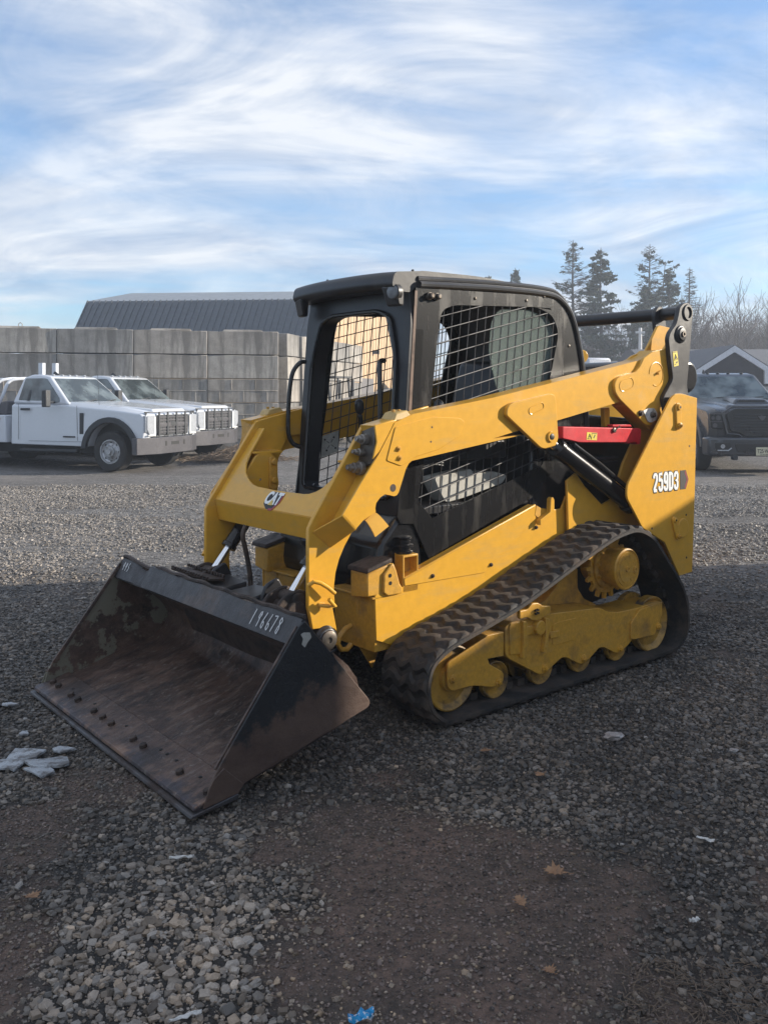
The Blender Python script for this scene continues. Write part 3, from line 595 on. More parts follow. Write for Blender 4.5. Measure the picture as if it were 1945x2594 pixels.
b_ = B(); b_.plate([(-1.089,1.434),(-1.14,1.437),(-1.142,1.324),(-1.094,1.323)], .47, .50); b_.done('brace_bracket', 'yellow', LD, .003)
b_ = B(); b_.plate([(-0.858,1.355),(-0.894,1.385),(-0.979,1.387),(-0.976,1.331),(-0.87,1.334)], .40, .42); b_.plate([(-1.028,1.375),(-1.047,1.382),(-1.129,1.334),(-1.028,1.332)], .40, .42); b_.done('hose_bracket', 'yellow', LD, .003)

# --- cross plate between the arms
up_ = Vector((-1, 0, 1.39)).normalized(); org = Vector((.97, 0, .96))
def P2(q): return (q[1], ((.97 - q[0]) ** 2 + (q[2] - .96) ** 2) ** .5)
cut = [P2(q) for q in [(0.801,0.47,1.195),(0.835,0.445,1.147),(0.86,0.417,1.113),(0.88,0.393,1.085),(0.894,0.36,1.066),(0.903,0.32,1.053),(0.906,0.281,1.049),(0.907,0.16,1.047),(0.908,0.045,1.046),(0.908,-0.076,1.046),(0.908,-0.114,1.046),(0.901,-0.139,1.057),(0.887,-0.153,1.075),(0.871,-0.155,1.097)]]
cut = [(v, t) for v, t in cut]
right = [(-v, t) for v, t in cut[:5]]
poly = [(-.462, 0), (-.462, .46), (-.40, .46), (-.39, .30), (-.375, .24), (-.33, .185), (-.26, .145), (-.20, .122), (-.14, .112)] + [(v, t) for v, t in reversed(cut[:9])] + [(.462, .33), (.462, 0)]
b_ = B(); b_.plate(poly, -.012, 0, fr=(org, Vector((0, 1, 0)), up_, Vector((1.39, 0, 1)).normalized()))
cp = b_.done('arm_cross_plate', 'yellow', LD, .003)
b_ = B()
b_.hexa([(.925, -.462, .85), (.945, -.462, .85), (.945, .462, .85), (.925, .462, .85), (.945, -.462, .945), (.972, -.462, .960), (.972, .462, .960), (.945, .462, .945)])
b_.hexa([(.80, -.462, .845), (.94, -.462, .852), (.94, .462, .852), (.80, .462, .845), (.80, -.462, .857), (.93, -.462, .862), (.93, .462, .862), (.80, .462, .857)])
b_.done('cross_plate_front', 'yellow', cp, .004)
# arm inner gusset with pin on the far side (mirrored on the near one)
for s in (1, -1):
    b_ = B(s); b_.plate(rnd([(.86, .96), (.83, 1.10), (.76, 1.20), (.66, 1.20), (.62, 1.03), (.66, .90), (.80, .88)], .03), .375, .395)
    g_ = b_.done('tilt_gusset', 'yellow', cp, .004)
    b_ = B(s); b_.plate(rnd([(.69, 1.18), (.64, 1.17), (.64, 1.0), (.69, 1.0)], .02), .36, .375)
    for z in (1.15, 1.05): b_.cyl((.665, .345, z), (.665, .375, z), .017, seg=18)
    b_.done('pin_keeper', 'yellow_dirty', g_, .003)
    b_ = B(s); b_.hexa([(.60, .375, 1.195), (.78, .375, 1.195), (.78, .465, 1.20), (.60, .465, 1.20), (.60, .375, 1.207), (.78, .375, 1.207), (.78, .465, 1.212), (.60, .465, 1.212)]); b_.done('gusset_top', 'yellow', g_, .003)
for (v, t) in ((.315, .165), (-.145, .15)):
    c = org + Vector((0, 1, 0)) * v + up_ * t; n = Vector((1.39, 0, 1)).normalized(); b_ = B(); b_.cyl(c, c + n * .0012, .007, seg=12); b_.done('bolt_hole', 'ink', cp)
# emblem on the cross plate
def emblem(par, o, ex, ey, ez, S):
    o, ex, ey, ez = [Vector(q) for q in (o, ex, ey, ez)]
    def fr(h): return (o + ez * h, ex * S, ey * S, ez)
    B().plate([(-.62, -.30), (-.20, -.56), (.30, -.56), (.62, -.10), (.66, .40), (-.50, .40), (-.66, .05)], 0, .0010, fr=fr(.0002)).done('emblem_ground', 'ink', par)
    B().plate([(.02, -.62), (.34, -.60), (.68, -.12), (.72, .36), (.64, .36), (.58, -.08), (.28, -.50), (.02, -.50)], 0, .0010, fr=fr(.0010)).done('emblem_edge', 'badge_red', par)
    text_mesh('emblem_letters', 'CAT', S * .92, 'white', par, (o + ez * .0024 + ey * S * .02 - ex * S * .02, ex, ey, ez), .0006, offset=S * .035, shear=.12, sx=.74)
    B().plate([(-.20, -.34), (.20, -.34), (.0, .0)], 0, .001, fr=fr(.0034)).done('emblem_triangle', 'badge_gold', par)
cc_ = [(0.938,0.067,1.005)][0]; n = Vector((1.39, 0, 1)).normalized()
emblem(cp, Vector(cc_) + n * .0005, (0, 1, 0), up_, n, .10)
# model decal on the left tower
dm = [(-1.428,0.992),(-1.449,1.039)]; cen = dm[0]
ex, ey, ez = Vector((-1, 0, .0)), Vector((0, 0, 1)), Vector((0, 1, 0))
tw0 = [o for o in LD.children if o.name.startswith('rear_tower')][0]
dl, dr = [(-1.266,0.986),(-1.637,0.996)]
o_ = Vector(((dl[0] + dr[0]) / 2 + .012, .7035, (dl[1] + dr[1]) / 2 + .003)); W = abs(dr[0] - dl[0])
GL_ = {'2': [(0, 1.55), (.02, 1.82), (.2, 2), (.8, 2), (1, 1.8), (1, 1.35), (.85, 1.05), (.05, .12), (.0, 0), (1, 0)],
  '5': [(1, 2), (.05, 2), (.02, 1.12), (.35, 1.28), (.8, 1.25), (1, 1.0), (1, .22), (.8, 0), (.2, 0), (0, .2), (0, .5)],
  '9': [(0, .45), (.0, .2), (.2, 0), (.8, 0), (1, .22), (1, 1.8), (.8, 2), (.2, 2), (0, 1.8), (0, 1.12), (.2, .92), (.7, .92), (1, 1.15)],
  'D': [(0, 0), (.50, 0), (.85, .12), (1.02, .5), (1.02, 1.5), (.85, 1.88), (.50, 2), (0, 2)],
  '3': [(0, 1.5), (0, 1.82), (.2, 2), (.8, 2), (1, 1.8), (1, 1.25), (.8, 1.04), (.4, 1.04), (.8, 1.0), (1, .8), (1, .2), (.8, 0), (.2, 0), (0, .2), (0, .5)]}
for nm_, mt_, r_g, dy in (('model_outline', 'ink', .0165, .0), ('model_number', 'white', .0098, .0012)):
    b_ = B()
    for i, ch_ in enumerate('259D3'):
        x0 = o_.x + .150 - i * .054
        b_.tube([(x0 - gx2 * .029, o_.y + dy * 12, o_.z - .047 + gy2 * .047) for gx2, gy2 in GL_[ch_]], r_g, 8)
        if ch_ == 'D': b_.tube([(x0 + .029 * .0, o_.y + dy * 12, o_.z - .047 - r_g), (x0, o_.y + dy * 12, o_.z + .047 + r_g)], r_g, 8)
    ob_ = b_.done(nm_, mt_, tw0, smooth=False)
    for v in ob_.data.vertices: v.co.y = o_.y + dy + (v.co.y - o_.y - dy * 12) * .055
xr = o_.x - .165
B().plate([(o_.x - .125, o_.z + .058), (o_.x - .185, o_.z + .058), (o_.x - .215, o_.z), (o_.x - .185, o_.z - .058), (o_.x - .125, o_.z - .058)], .7030, .7038).done('model_tip', 'ink', tw0)
B().plate([(o_.x - .172, o_.z + .050), (o_.x - .182, o_.z + .050), (o_.x - .208, o_.z), (o_.x - .182, o_.z - .050), (o_.x - .172, o_.z - .050), (o_.x - .198, o_.z)], .7038, .7042).done('model_tip_edge', 'badge_red', tw0)

# --- engine house, nose and floor
b_ = B(); b_.plate([(-.50, .46), (-.50, 1.30), (-.95, 1.40), (-1.55, 1.36), (-1.62, 1.20), (-1.60, .46)], -.445, .445); b_.done('engine_house', 'blackgloss', LD, .02)
b_ = B(); b_.plate([(.30, .48), (.30, .95), (.46, .93), (.58, .80), (.60, .60), (.52, .48)], -.44, .44)
cvr = b_.done('nose_cover', 'cover', LD, .03)
b_ = B(); b_.box((-.1, 0, .5), (.9, .84, .10)); b_.box((.56, 0, .42), (.05, .40, .16)); b_.done('belly_pan', 'black', LD, .005)
for (pts, r) in (([(-.8, .46, 1.22), (-.95, .5, 1.14), (-1.2, .5, 1.13)], .02), ([(-.85, .47, 1.05), (-1.0, .52, 1.0), (-1.2, .5, .99)], .018), ([(-.62, .46, 1.32), (-.9, .49, 1.27), (-1.25, .5, 1.25)], .014)):
    B().tube(catmull(pts, 6, False), r, 10).done('hydraulic_hose', 'blackgloss', LD)
# front: vertical black box and hose
b_ = B(); b_.lathe((.74, .10, .52), (0, 0, 1), [(.03, 0), (.034, .24), (.05, .25), (.052, .275)], 18)
b_.done('cable_boot', 'black', LD)
hp = [(.93, -.20, .86), (.955, -.195, .80), (.935, -.20, .72), (.915, -.205, .64), (.905, -.205, .57), (.915, -.19, .50), (.95, -.17, .46)]
B().tube(catmull(hp, 6, False), .0125, 10).done('hydraulic_hose', 'hose', LD)
B().tube(catmull([(1.06, .12, .50), (.98, .02, .56), (.95, -.10, .52), (1.0, -.2, .46)], 6, False), .006, 6).done('hydraulic_hose', 'hose', LD)

# --- cab
win = rnd([(.338, .985), (.245, .893), (-.60, 1.12), (-.655, 1.60), (-.735, 1.87), (-.68, 1.965), (-.546, 2.004), (.09, 1.975), (.18, 1.945), (.20, 1.85), (.255, 1.46)], [.01, .01, .03, .03, .06, .06, .05, .05, .05, .05, 0], 5)
sidep = rnd([(.355, 2.045), (.40, 1.43), (.475, .92), (.455, .885), (.37, .878), (.268, .695), (-.50, .94), (-.98, 1.30), (-.955, 1.66), (-.865, 1.95), (-.735, 2.075)], [0, 0, 0, 0, 0, 0, 0, .03, .08, .12, .12], 6)
cab = None
b_ = B(); b_.plate(sidep, .438, .450, holes=[win]); cab = b_.done('cab', 'blackdust', LD, .003)
b_ = B(); b_.plate(sidep, -.450, -.438, holes=[win]); b_.done('far_cab_side', 'blackdust', cab, .003)
for s in (1, -1):
    b_ = B(s); grid_bars(b_, win, .443, .061, .0062, u0=.02, z0=.01, slope=SLOPE)
    b_.done('side_screen', 'wire', cab, smooth=True)
    # bright weathered front edge of the side panel
    b_ = B(s); b_.plate([(.345, 2.03), (.362, 2.03), (.405, 1.43), (.385, 1.43)], .449, .4525); b_.plate([(.385, 1.43), (.405, 1.43), (.43, 1.15), (.41, 1.15)], .449, .4525); b_.done('panel_edge', 'primer', cab, .001)
    # side rail beads under the roof
    rail = [(.33, 2.062), (-.20, 2.082), (-.62, 2.082), (-.76, 2.05), (-.86, 1.95), (-.93, 1.75), (-.965, 1.55), (-.985, 1.32)]
    rc = [(p.x, p.y) for p in catmull([Vector(p) for p in rail], 8, False)]
    b_ = B(s); b_.tube([(p[0], .446, p[1]) for p in rc], .019, 10); b_.tube([(p[0], .430, p[1] + .030 if p[1] > 2.0 else p[1] + .012) for p in [(q[0] - (.02 if q[1] < 2.0 else 0), q[1]) for q in rc]], .016, 10); b_.done('cab_frame_tube', 'black', cab)
# roof
rp_ = rnd([(.50, 2.125), (.515, 2.06), (.49, 2.035), (.40, 2.03), (.36, 2.06), (-.70, 2.078), (-.84, 1.97), (-.95, 1.70), (-.99, 1.30), (-1.01, 1.30), (-.975, 1.72), (-.87, 1.99), (-.74, 2.115), (-.10, 2.15), (.30, 2.145)], [.03, .03, .02, .02, 0, .05, .03, 0, 0, 0, 0, .05, .08, .1, .05], 6)
b_ = B()
NV = 15
rows = []
for k in range(NV):
    v = -.435 + .87 * k / (NV - 1); f = abs(v) / .435; dz = -.010 * f ** 3; du = -.020 * f ** 2
    rows.append([b_.V((p[0] + (du if p[0] > .3 else 0), v, p[1] + (dz if p[1] > 1.9 else 0))) for p in rp_])
for a, c in zip(rows, rows[1:]):
    n_ = len(a)
    for i in range(n_): b_.face([a[i], a[(i + 1) % n_], c[(i + 1) % n_], c[i]])
b_.face(rows[0]); b_.face(list(reversed(rows[-1]))); b_.done('roof', 'black', cab, 0, ang=50)
for (u, v) in ((.20, .25), (.30, -.37)):
    b_ = B(); b_.lathe((u, v, 2.13), (0, 0, 1), [(.014, 0), (.014, .016), (.008, .018), (.008, .036), (.004, .04)], 12); b_.done('antenna_stub', 'black', cab)
# front frame ring (open doorway)
outerf = rnd([(-.45, .95), (-.45, 1.90), (-.415, 2.06), (.415, 2.06), (.45, 1.90), (.45, .95), (.40, .90), (-.40, .90)], [.0, .06, .05, .05, .06, 0, 0, 0])
innerf = rnd([(-.375, 1.00), (-.365, 1.70), (-.30, 1.91), (-.20, 1.945), (.20, 1.945), (.30, 1.91), (.365, 1.70), (.375, 1.00)], [.04, .08, .08, .04, .04, .08, .08, .04])
b_ = B(); v_ = []
def lean(u, z): return u + (2.06 - z) * .075
tri = tessellate_polygon([[Vector((a, c, 0)) for a, c in outerf], [Vector((a, c, 0)) for a, c in innerf]])
al = outerf + innerf
fa = [b_.V((lean(.375, c), a, c)) for a, c in al]; fb = [b_.V((lean(.285, c), a, c)) for a, c in al]
for t in tri: b_.face([fa[i] for i in t]); b_.face([fb[i] for i in reversed(t)])
for off, n_ in ((0, len(outerf)), (len(outerf), len(innerf))):
    for i in range(n_): b_.face([fa[off + i], fa[off + (i + 1) % n_], fb[off + (i + 1) % n_], fb[off + i]])
b_.done('door_frame', 'black', cab, .012, seg=3)
b_ = B(); ti = [(lean(.385, z), y, z) for y, z in innerf]; b_.tube([ti[-1]] + ti[:0] + ti[::-1][0:0] + ti, .012, 8); b_.done('door_seal', 'blackgloss', cab)
for s in (1, -1):
    b_ = B(s); b_.tube(catmull([(.44, .31, 1.685), (.475, .32, 1.68), (.50, .345, 1.63), (.505, .355, 1.45), (.50, .355, 1.28), (.48, .345, 1.24), (.45, .33, 1.22)] if s > 0 else [(.43, .40, 1.70), (.47, .405, 1.69), (.51, .42, 1.62), (.525, .43, 1.45), (.525, .43, 1.30), (.50, .42, 1.24), (.46, .40, 1.22)], 5, False), .0125, 10); b_.done('grab_handle', 'blackgloss', cab)
    b_ = B(s); b_.hexa([(.44, .36, 1.95), (.47, .36, 1.95), (.46, .44, 1.95), (.42, .44, 1.95), (.44, .35, 2.04), (.50, .35, 2.05), (.48, .44, 2.04), (.42, .44, 2.04)]); b_.done('lamp_housing', 'black', cab, .01)
q = [(0.411,2.019)][0]
b_ = B(); b_.lathe((.447, q[0], q[1]), (1, .15, -.05), [(.036, 0), (.036, .03), (.032, .036), (.015, .042)], 28); b_.done('work_light', 'worklamp', cab)
b_ = B(); b_.lathe((.447, q[0], q[1]), (1, .15, -.05), [(.042, 0), (.042, .028), (.037, .030)], 28); b_.done('light_bezel', 'black', cab)
# twin couplings at the top front of the side
for x in (.270, .222):
    b_ = B(); b_.lathe((x, .45, 2.008), (0, 1, 0), [(.020, 0), (.020, .012), (.015, .014), (.015, .03), (.008, .034)], 16); b_.done('side_bolt', 'steel', cab, ang=30)
for p in [(-0.059,2.019),(-0.604,2.066),(-0.823,1.796),(-0.458,2.034)]: b_ = B(); b_.lathe((p[0], .45, p[1]), (0, 1, 0), [(.008, 0), (.008, .004), (.004, .006)], 10); b_.done('side_bolt', 'steel', cab)
# interior
b_ = B(); b_.plate([(-.74, 1.0), (-.90, 1.72), (-.86, 1.90), (-.70, 2.06), (-.72, 2.05), (-.80, 1.88), (-.83, 1.72), (-.70, 1.0)], -.43, .43); b_.done('rear_wall', 'black', cab)
b_ = B(); b_.box((-.10, 0, .93), (1.0, .86, .05)); b_.box((-.30, 0, 1.02), (.42, .5, .16)); b_.done('cab_floor', 'black', cab, .01)
b_ = B(); b_.hexa([(-.08, -.25, 1.10), (-.52, -.25, 1.06), (-.52, .25, 1.06), (-.08, .25, 1.10), (-.10, -.24, 1.20), (-.50, -.24, 1.16), (-.50, .24, 1.16), (-.10, .24, 1.20)])
b_.hexa([(-.44, -.24, 1.16), (-.56, -.24, 1.16), (-.56, .24, 1.16), (-.44, .24, 1.16), (-.56, -.19, 1.72), (-.64, -.19, 1.70), (-.64, .19, 1.70), (-.56, .19, 1.72)])
b_.done('operator_seat', 'black', cab, .035, seg=4)
for s in (1, -1):
    b_ = B(s); b_.box((-.12, .36, 1.22), (.44, .10, .10)); b_.cyl((.06, .36, 1.26), (.09, .34, 1.40), .014); b_.lathe((.09, .34, 1.40), (.1, 0, 1), [(.018, 0), (.028, .03), (.026, .07), (.012, .09)], 14); b_.done('control_lever', 'black', cab, .01)
# pale cushion seen through the lower screen
b_ = B(); cu_ = [(0.185,1.09),(0.036,1.108),(-0.079,1.121),(-0.099,1.094),(-0.25,1.099),(-0.354,1.072),(-0.322,1.031),(-0.031,0.973),(0.102,0.956),(0.149,1.02)]
b_.plate(rnd(cu_, .02), .30, .40); b_.done('sound_pad', 'seat', LD, .03, seg=3)
b_ = B(); b_.plate([(.30, .90), (.20, .80), (-.62, 1.0), (-.62, 1.30), (.28, 1.22)], .255, .262); b_.done('inner_liner', 'black', LD)
for k in range(4): B().tube(catmull([(.30, .40, 1.14 + k * .012), (.22, .41, 1.16 + k * .010), (.12, .40, 1.15 + k * .013)], 5, False), .004, 6).done('cable', 'trim', LD)
# right side window: curved glass in the rear with drops
gw = [( -.215, 1.92), (-.19, 1.75), (-.25, 1.55), (-.40, 1.42), (-.62, 1.38), (-.68, 1.60), (-.73, 1.86), (-.68, 1.95), (-.5, 1.99), (-.28, 1.98)]
b_ = B(); b_.plate(rnd(gw, .04), .415, .421); b_.done('side_glass', 'glass', cab)
# perforated plate on the far screen
pp = [(0.292,1.276),(0.176,1.306),(0.183,1.183),(0.303,1.153)]
b_ = B(); b_.plate(pp, -.434, -.430); pl_ = b_.done('pivot_plate', 'seat', cab)
pcx = sum(p[0] for p in pp) / 4; pcz = sum(p[1] for p in pp) / 4
b_ = B()
for a in range(4): b_.cyl((pcx + .045 * math.cos(a * PI / 2 + .6), -.430, pcz + .045 * math.sin(a * PI / 2 + .6)), (pcx + .045 * math.cos(a * PI / 2 + .6), -.4285, pcz + .045 * math.sin(a * PI / 2 + .6)), .006, seg=10); b_.box((pcx + .02 * math.cos(a * PI / 2 + .6), -.4292, pcz + .02 * math.sin(a * PI / 2 + .6)), (.022, .0015, .003), Matrix.Rotation(-(a * PI / 2 + .6), 3, 'Y'))
b_.done('plate_hole', 'ink', pl_)

# --- bucket and coupler
BK = thing('bucket', '', '', (0, 0, 0)); BK.parent = LD
for k in ('label', 'category'):
    if k in BK: del BK[k]
flo = [(1.765, .030), (1.60, .066), (1.40, .116), (1.18, .176), (1.11, .205), (1.066, .245), (1.05, .295), (1.07, .345), (1.12, .40), (1.20, .475), (1.27, .555), (1.295, .61)]
fl2 = [(p.x, p.y) for p in catmull([Vector(p) for p in flo], 5, False)]
outb = [(1.28, .615), (1.245, .57), (1.17, .49), (1.08, .41), (1.035, .35), (1.02, .29), (1.035, .235), (1.08, .19), (1.17, .158), (1.40, .098), (1.765, .012)]
b_ = B()
nv = 40; rows = []; prof = fl2 + outb
rg = random.Random(5)
for k in range(nv + 1):
    v = -.853 + 1.706 * k / nv
    rows.append([b_.V((p[0] + (.004 * math.sin(v * 9 + i * .4) if 0 < i < len(fl2) - 2 else 0), v, p[1] + (.0035 * math.sin(v * 7 + i * .7) if 0 < i < len(fl2) - 2 else 0))) for i, p in enumerate(prof)])
for a, c in zip(rows, rows[1:]):
    n_ = len(a)
    for i in range(n_): b_.face([a[i], a[(i + 1) % n_], c[(i + 1) % n_], c[i]])
b_.face(rows[0]); b_.face(list(reversed(rows[-1]))); b_.done('bucket_shell', 'b_floor', BK, 0, ang=50)
sd = rnd([(1.30, .630), (1.285, .612), (.98, .255), (.972, .235), (.985, .219), (1.567, .069), (1.60, .042), (1.70, .026), (1.735, .024), (1.722, .060), (1.712, .10), (1.68, .15), (1.325, .612)], [.01, .01, .015, .01, .01, .01, .01, .01, .01, .01, .02, .03, .01], 4)
ys = []
for s in (1, -1):
    b_ = B(s); b_.plate(sd, .853, .8645); b_.plate([(1.745, .022), (1.60, .040), (1.575, .068), (1.66, .15), (1.70, .12), (1.72, .09)], .8645, .870)
    o = b_.done('bucket_side', 'b_side_out' if s > 0 else 'b_side_in', BK, .003)
    b_ = B(s); b_.plate([(1.33, .612), (1.318, .600), (1.67, .14), (1.69, .145)], .842, .853); b_.done('side_rib', 'b_floor', o, .002)
bd0, bd1 = Vector((1.303, 0, .634)), Vector((1.356, 0, .540))
b_ = B(); rows = []
for k in range(41):
    v = -.853 + 1.706 * k / 40; dent = 0.03 * math.exp(-((v + .60) / .07) ** 2) - .012 * math.exp(-((v + .50) / .05) ** 2)
    dz = .004 * math.sin(v * 11) 
    rows.append([b_.V(q) for q in ((1.303 - dent * .9, v, .634 + dz - dent * .5), (1.330 - dent, v, .588), (1.356 - dent * .5, v, .540), (1.345, v, .528), (1.285, v, .560), (1.270, v, .60), (1.290, v, .632 + dz - dent * .4))])
for a, c in zip(rows, rows[1:]):
    for i in range(7): b_.face([a[i], a[(i + 1) % 7], c[(i + 1) % 7], c[i]])
b_.face(rows[0]); b_.face(list(reversed(rows[-1]))); bd = b_.done('top_band', 'b_band', BK, 0, ang=40)
b_ = B(); b_.tube([(1.296, -.86 + 1.72 * i / 40, .640 + .004 * math.sin(i * 1.3) - .02 * math.exp(-((-.86 + 1.72 * i / 40 + .58) / .09) ** 2)) for i in range(41)], .010, 6); b_.done('lip_rod', 'rust', BK)
# handwriting in paint marker
nb_ = Vector((.094, 0, .053)).normalized(); ub = Vector((-.053, 0, .094)).normalized()
def hand(strokes, v0, t0, sc, r=.0028, par=bd, sx=.55):
    b_ = B()
    for st in strokes:
        pts = []
        for x, y in st:
            c = Vector((1.356, 0, .540)) + ub * (t0 + y * sc * 1.0) + Vector((0, 1, 0)) * (v0 + x * sc * sx) + nb_ * .0045
            pts.append(c)
        for a, c in zip(pts, pts[1:]):
            dirn = (c - a).normalized(); sx_ = nb_.cross(dirn) * r
            b_.hexa([a - sx_, c - sx_, c + sx_, a + sx_] + [q + nb_ * .0012 for q in (a - sx_, c - sx_, c + sx_, a + sx_)])
    b_.done('marker_writing', 'chalk', par, smooth=False)
D1 = [[(.25, 1), (0, 0)]]
D9 = [[(.55, .95), (.3, .9), (.2, .6), (.4, .5), (.6, .75), (.55, .95), (.35, 0)]]
D6 = [[(.5, 1), (.15, .4), (.15, .1), (.4, 0), (.55, .25), (.4, .42), (.15, .3)]]
D7 = [[(0, .95), (.55, 1), (.15, 0)]]
D8 = [[(.55, .85), (.3, 1), (.15, .8), (.5, .35), (.35, 0), (.1, .1), (.2, .4), (.6, .8), (.5, .9)]]
D4 = [[(.2, 1), (0, .45), (.5, .5)], [(.45, .9), (.3, 0)]]
D5 = [[(.5, 1), (.2, .95), (.15, .6), (.4, .5), (.4, .1), (.1, 0)]]
x = .53
for g in (D1, D9, D6, D6, D7, D8): hand(g, x, .020, .068, .0021); x += .038
x = -.80
for g in (D4, D4, D5): hand(g, x, .045, .045, .0018); x += .028
# welded letters on the side plate
text_mesh('embossed_letters', 'CAT', .085, 'b_side_out', BK, (Vector((1.20, .8645, .438)), Vector((-.905, 0, .425)).normalized() * .9, Vector((.425, 0, .905)).normalized(), (0, 1, 0)), .0018, offset=-.001, sx=.9)
b_ = B(); b_.plate(rnd([(1.305, .585), (1.275, .58), (1.268, .56), (1.285, .545), (1.30, .525), (1.315, .54), (1.308, .56), (1.32, .58)], .004), .8645, .8652); b_.done('bare_patch', 'seat', BK)
# cutting edges, bolts
b_ = B(); b_.plate([(1.778, .020), (1.773, .036), (1.60, .078), (1.60, .064)], -.862, .862); b_.done('cutting_edge', 'b_floor', BK, .004)
b_ = B(); b_.plate([(1.795, .0), (1.79, .012), (1.60, .040), (1.60, .020)], -.872, .872); b_.done('wear_plate', 'worn', BK, .003)
for v in [-.80, -.72, -.55, -.46, -.26, -.16, -.06, .17, .27, .60, .82, .47]:
    if v == .47: continue
    u = 1.70; z = .0535
    b_ = B(); b_.lathe((u, v, z), (.22, 0, .975), [(.017, 0), (.016, .014), (.011, .017)], 8); b_.done('edge_bolt', 'rust', BK, ang=30)
b_ = B()
for v in (-.62, -.34, .02, .36, .50, .70, .42): b_.cyl((1.665, v, .0575), (1.665, v, .0640), .008, seg=10)
b_.done('empty_bolt_hole', 'ink', BK)
# coupler behind the bucket
cpl = thing('quick_coupler', '', '', (0, 0, 0)); cpl.parent = LD
for k in ('label', 'category'):
    if k in cpl: del cpl[k]
b_ = B(); b_.hexa([(1.0, -.55, .26), (1.05, -.55, .26), (1.05, .55, .26), (1.0, .55, .26), (1.16, -.52, .56), (1.20, -.52, .56), (1.20, .52, .56), (1.16, .52, .56)])
b_.cyl((1.20, -.52, .57), (1.20, .52, .57), .03); b_.done('coupler_frame', 'rust', cpl, .006)
for s in (1, -1):
    b_ = B(s); 
    for v in (.30, .415): b_.plate(rnd([(1.20, .52), (1.12, .62), (1.03, .645), (.965, .61), (.935, .50), (.90, .42), (.93, .37), (1.02, .36), (1.1, .42)], .03), v, v + .022)
    b_.cyl((1.045, .29, .592), (1.045, .45, .592), .038); b_.cyl((1.06, .27, .545), (1.06, .455, .545), .052)
    b_.done('coupler_ear', 'rust', cpl, .006)
    b_ = B(s); b_.plate(rnd([(1.17, .45), (1.10, .64), (1.03, .67), (.99, .60), (1.05, .50), (1.08, .42)], .02), .235, .255)
    b_.hexa([(1.05, .02, .50), (1.22, .02, .53), (1.22, .25, .53), (1.05, .25, .50), (1.02, .04, .60), (1.19, .02, .585), (1.19, .25, .585), (1.02, .22, .61)]); b_.done('coupler_lug', 'black', cpl, .008)
    # hinge pin at the bottom of the leg
    b_ = B(s); b_.plate(rnd([(.99, .47), (.90, .49), (.845, .44), (.85, .36), (.93, .33), (1.0, .37)], .03), .43, .462)
    b_.lathe((.93, .46, .415), (0, 1, 0), [(.060, 0), (.060, .03), (.054, .036), (.050, .05), (.046, .05)], 32); b_.done('hinge_boss', 'black', cpl, .004)
    b_ = B(s); b_.lathe((.93, .50, .415), (0, 1, 0), [(.042, 0), (.042, .018), (.036, .022), (.014, .022), (.012, .016)], 28); b_.done('hinge_pin', 'steel', cpl)
# toothed step on the bucket back
b_ = B(); b_.hexa([(1.10, -.50, .60), (1.20, -.50, .61), (1.20, -.12, .61), (1.10, -.12, .60), (1.10, -.50, .612), (1.20, -.50, .622), (1.20, -.12, .622), (1.10, -.12, .612)])
for i in range(14):
    for u in (1.105, 1.195): b_.box((u, -.49 + i * .028, .624), (.012, .016, .016))
b_.done('serrated_step', 'rust', BK, .002)
# rear bumper corner
b_ = B(); b_.hexa([(-1.69, -.60, .455), (-1.785, -.60, .455), (-1.785, .60, .455), (-1.69, .60, .455), (-1.69, -.60, .475), (-1.785, -.60, .475), (-1.785, .60, .475), (-1.69, .60, .475)])
b_.done('rear_bumper', 'tan', LD, .004)

# ------------------------------------------------------------------ ground
def lattice(seed, n=256): return np.random.RandomState(seed).rand(n, n)
def vnoise(x, y, L):
    n = L.shape[0]; xi = np.floor(x).astype(int); yi = np.floor(y).astype(int); fx = x - xi; fy = y - yi
    fx = fx * fx * (3 - 2 * fx); fy = fy * fy * (3 - 2 * fy); a = L[xi % n, yi % n]; b_ = L[(xi + 1) % n, yi % n]; c = L[xi % n, (yi + 1) % n]; d = L[(xi + 1) % n, (yi + 1) % n]
    return (a * (1 - fx) + b_ * fx) * (1 - fy) + (c * (1 - fx) + d * fx) * fy
L1, L2, L3 = lattice(1), lattice(2), lattice(3)
def fbm(x, y, L, o=4):
    s = 0; a = .5; t = 0
    for k in range(o): s = s + a * vnoise(x * 2 ** k + 17 * k, y * 2 ** k + 5 * k, L); t += a; a *= .55
    return s / t
def soil(x, y):       # 1 = bare brown soil, 0 = gravel
    n = fbm(x * 1.7 + 3, y * 1.7, L1, 4); m = fbm(x * 5, y * 5, L2, 3)
    def blob(cx, cy, rx, ry): return np.exp(-(((x - cx) / rx) ** 2 + ((y - cy) / ry) ** 2))
    b_ = .95 * blob(.12, 2.55, .42, .42) + .75 * blob(.0, 3.0, .52, .22) + .55 * blob(1.35, 2.75, .25, .2) + .6 * blob(-1.0, 2.35, .25, .3) + .35 * blob(-1.6, 3.1, .5, .3) + .45 * blob(1.75, 3.6, .4, .22)
    b_ = b_ - .55 * blob(-.62, 2.5, .30, .42) - .5 * blob(1.0, 2.6, .28, .4) * 0 
    v = b_ * 1.1 + (n - .5) * 1.7 + (m - .5) * 1.1 - .12
    return np.clip(v * 2.2, 0, 1) * np.clip((8 - y) / 3, 0, 1)
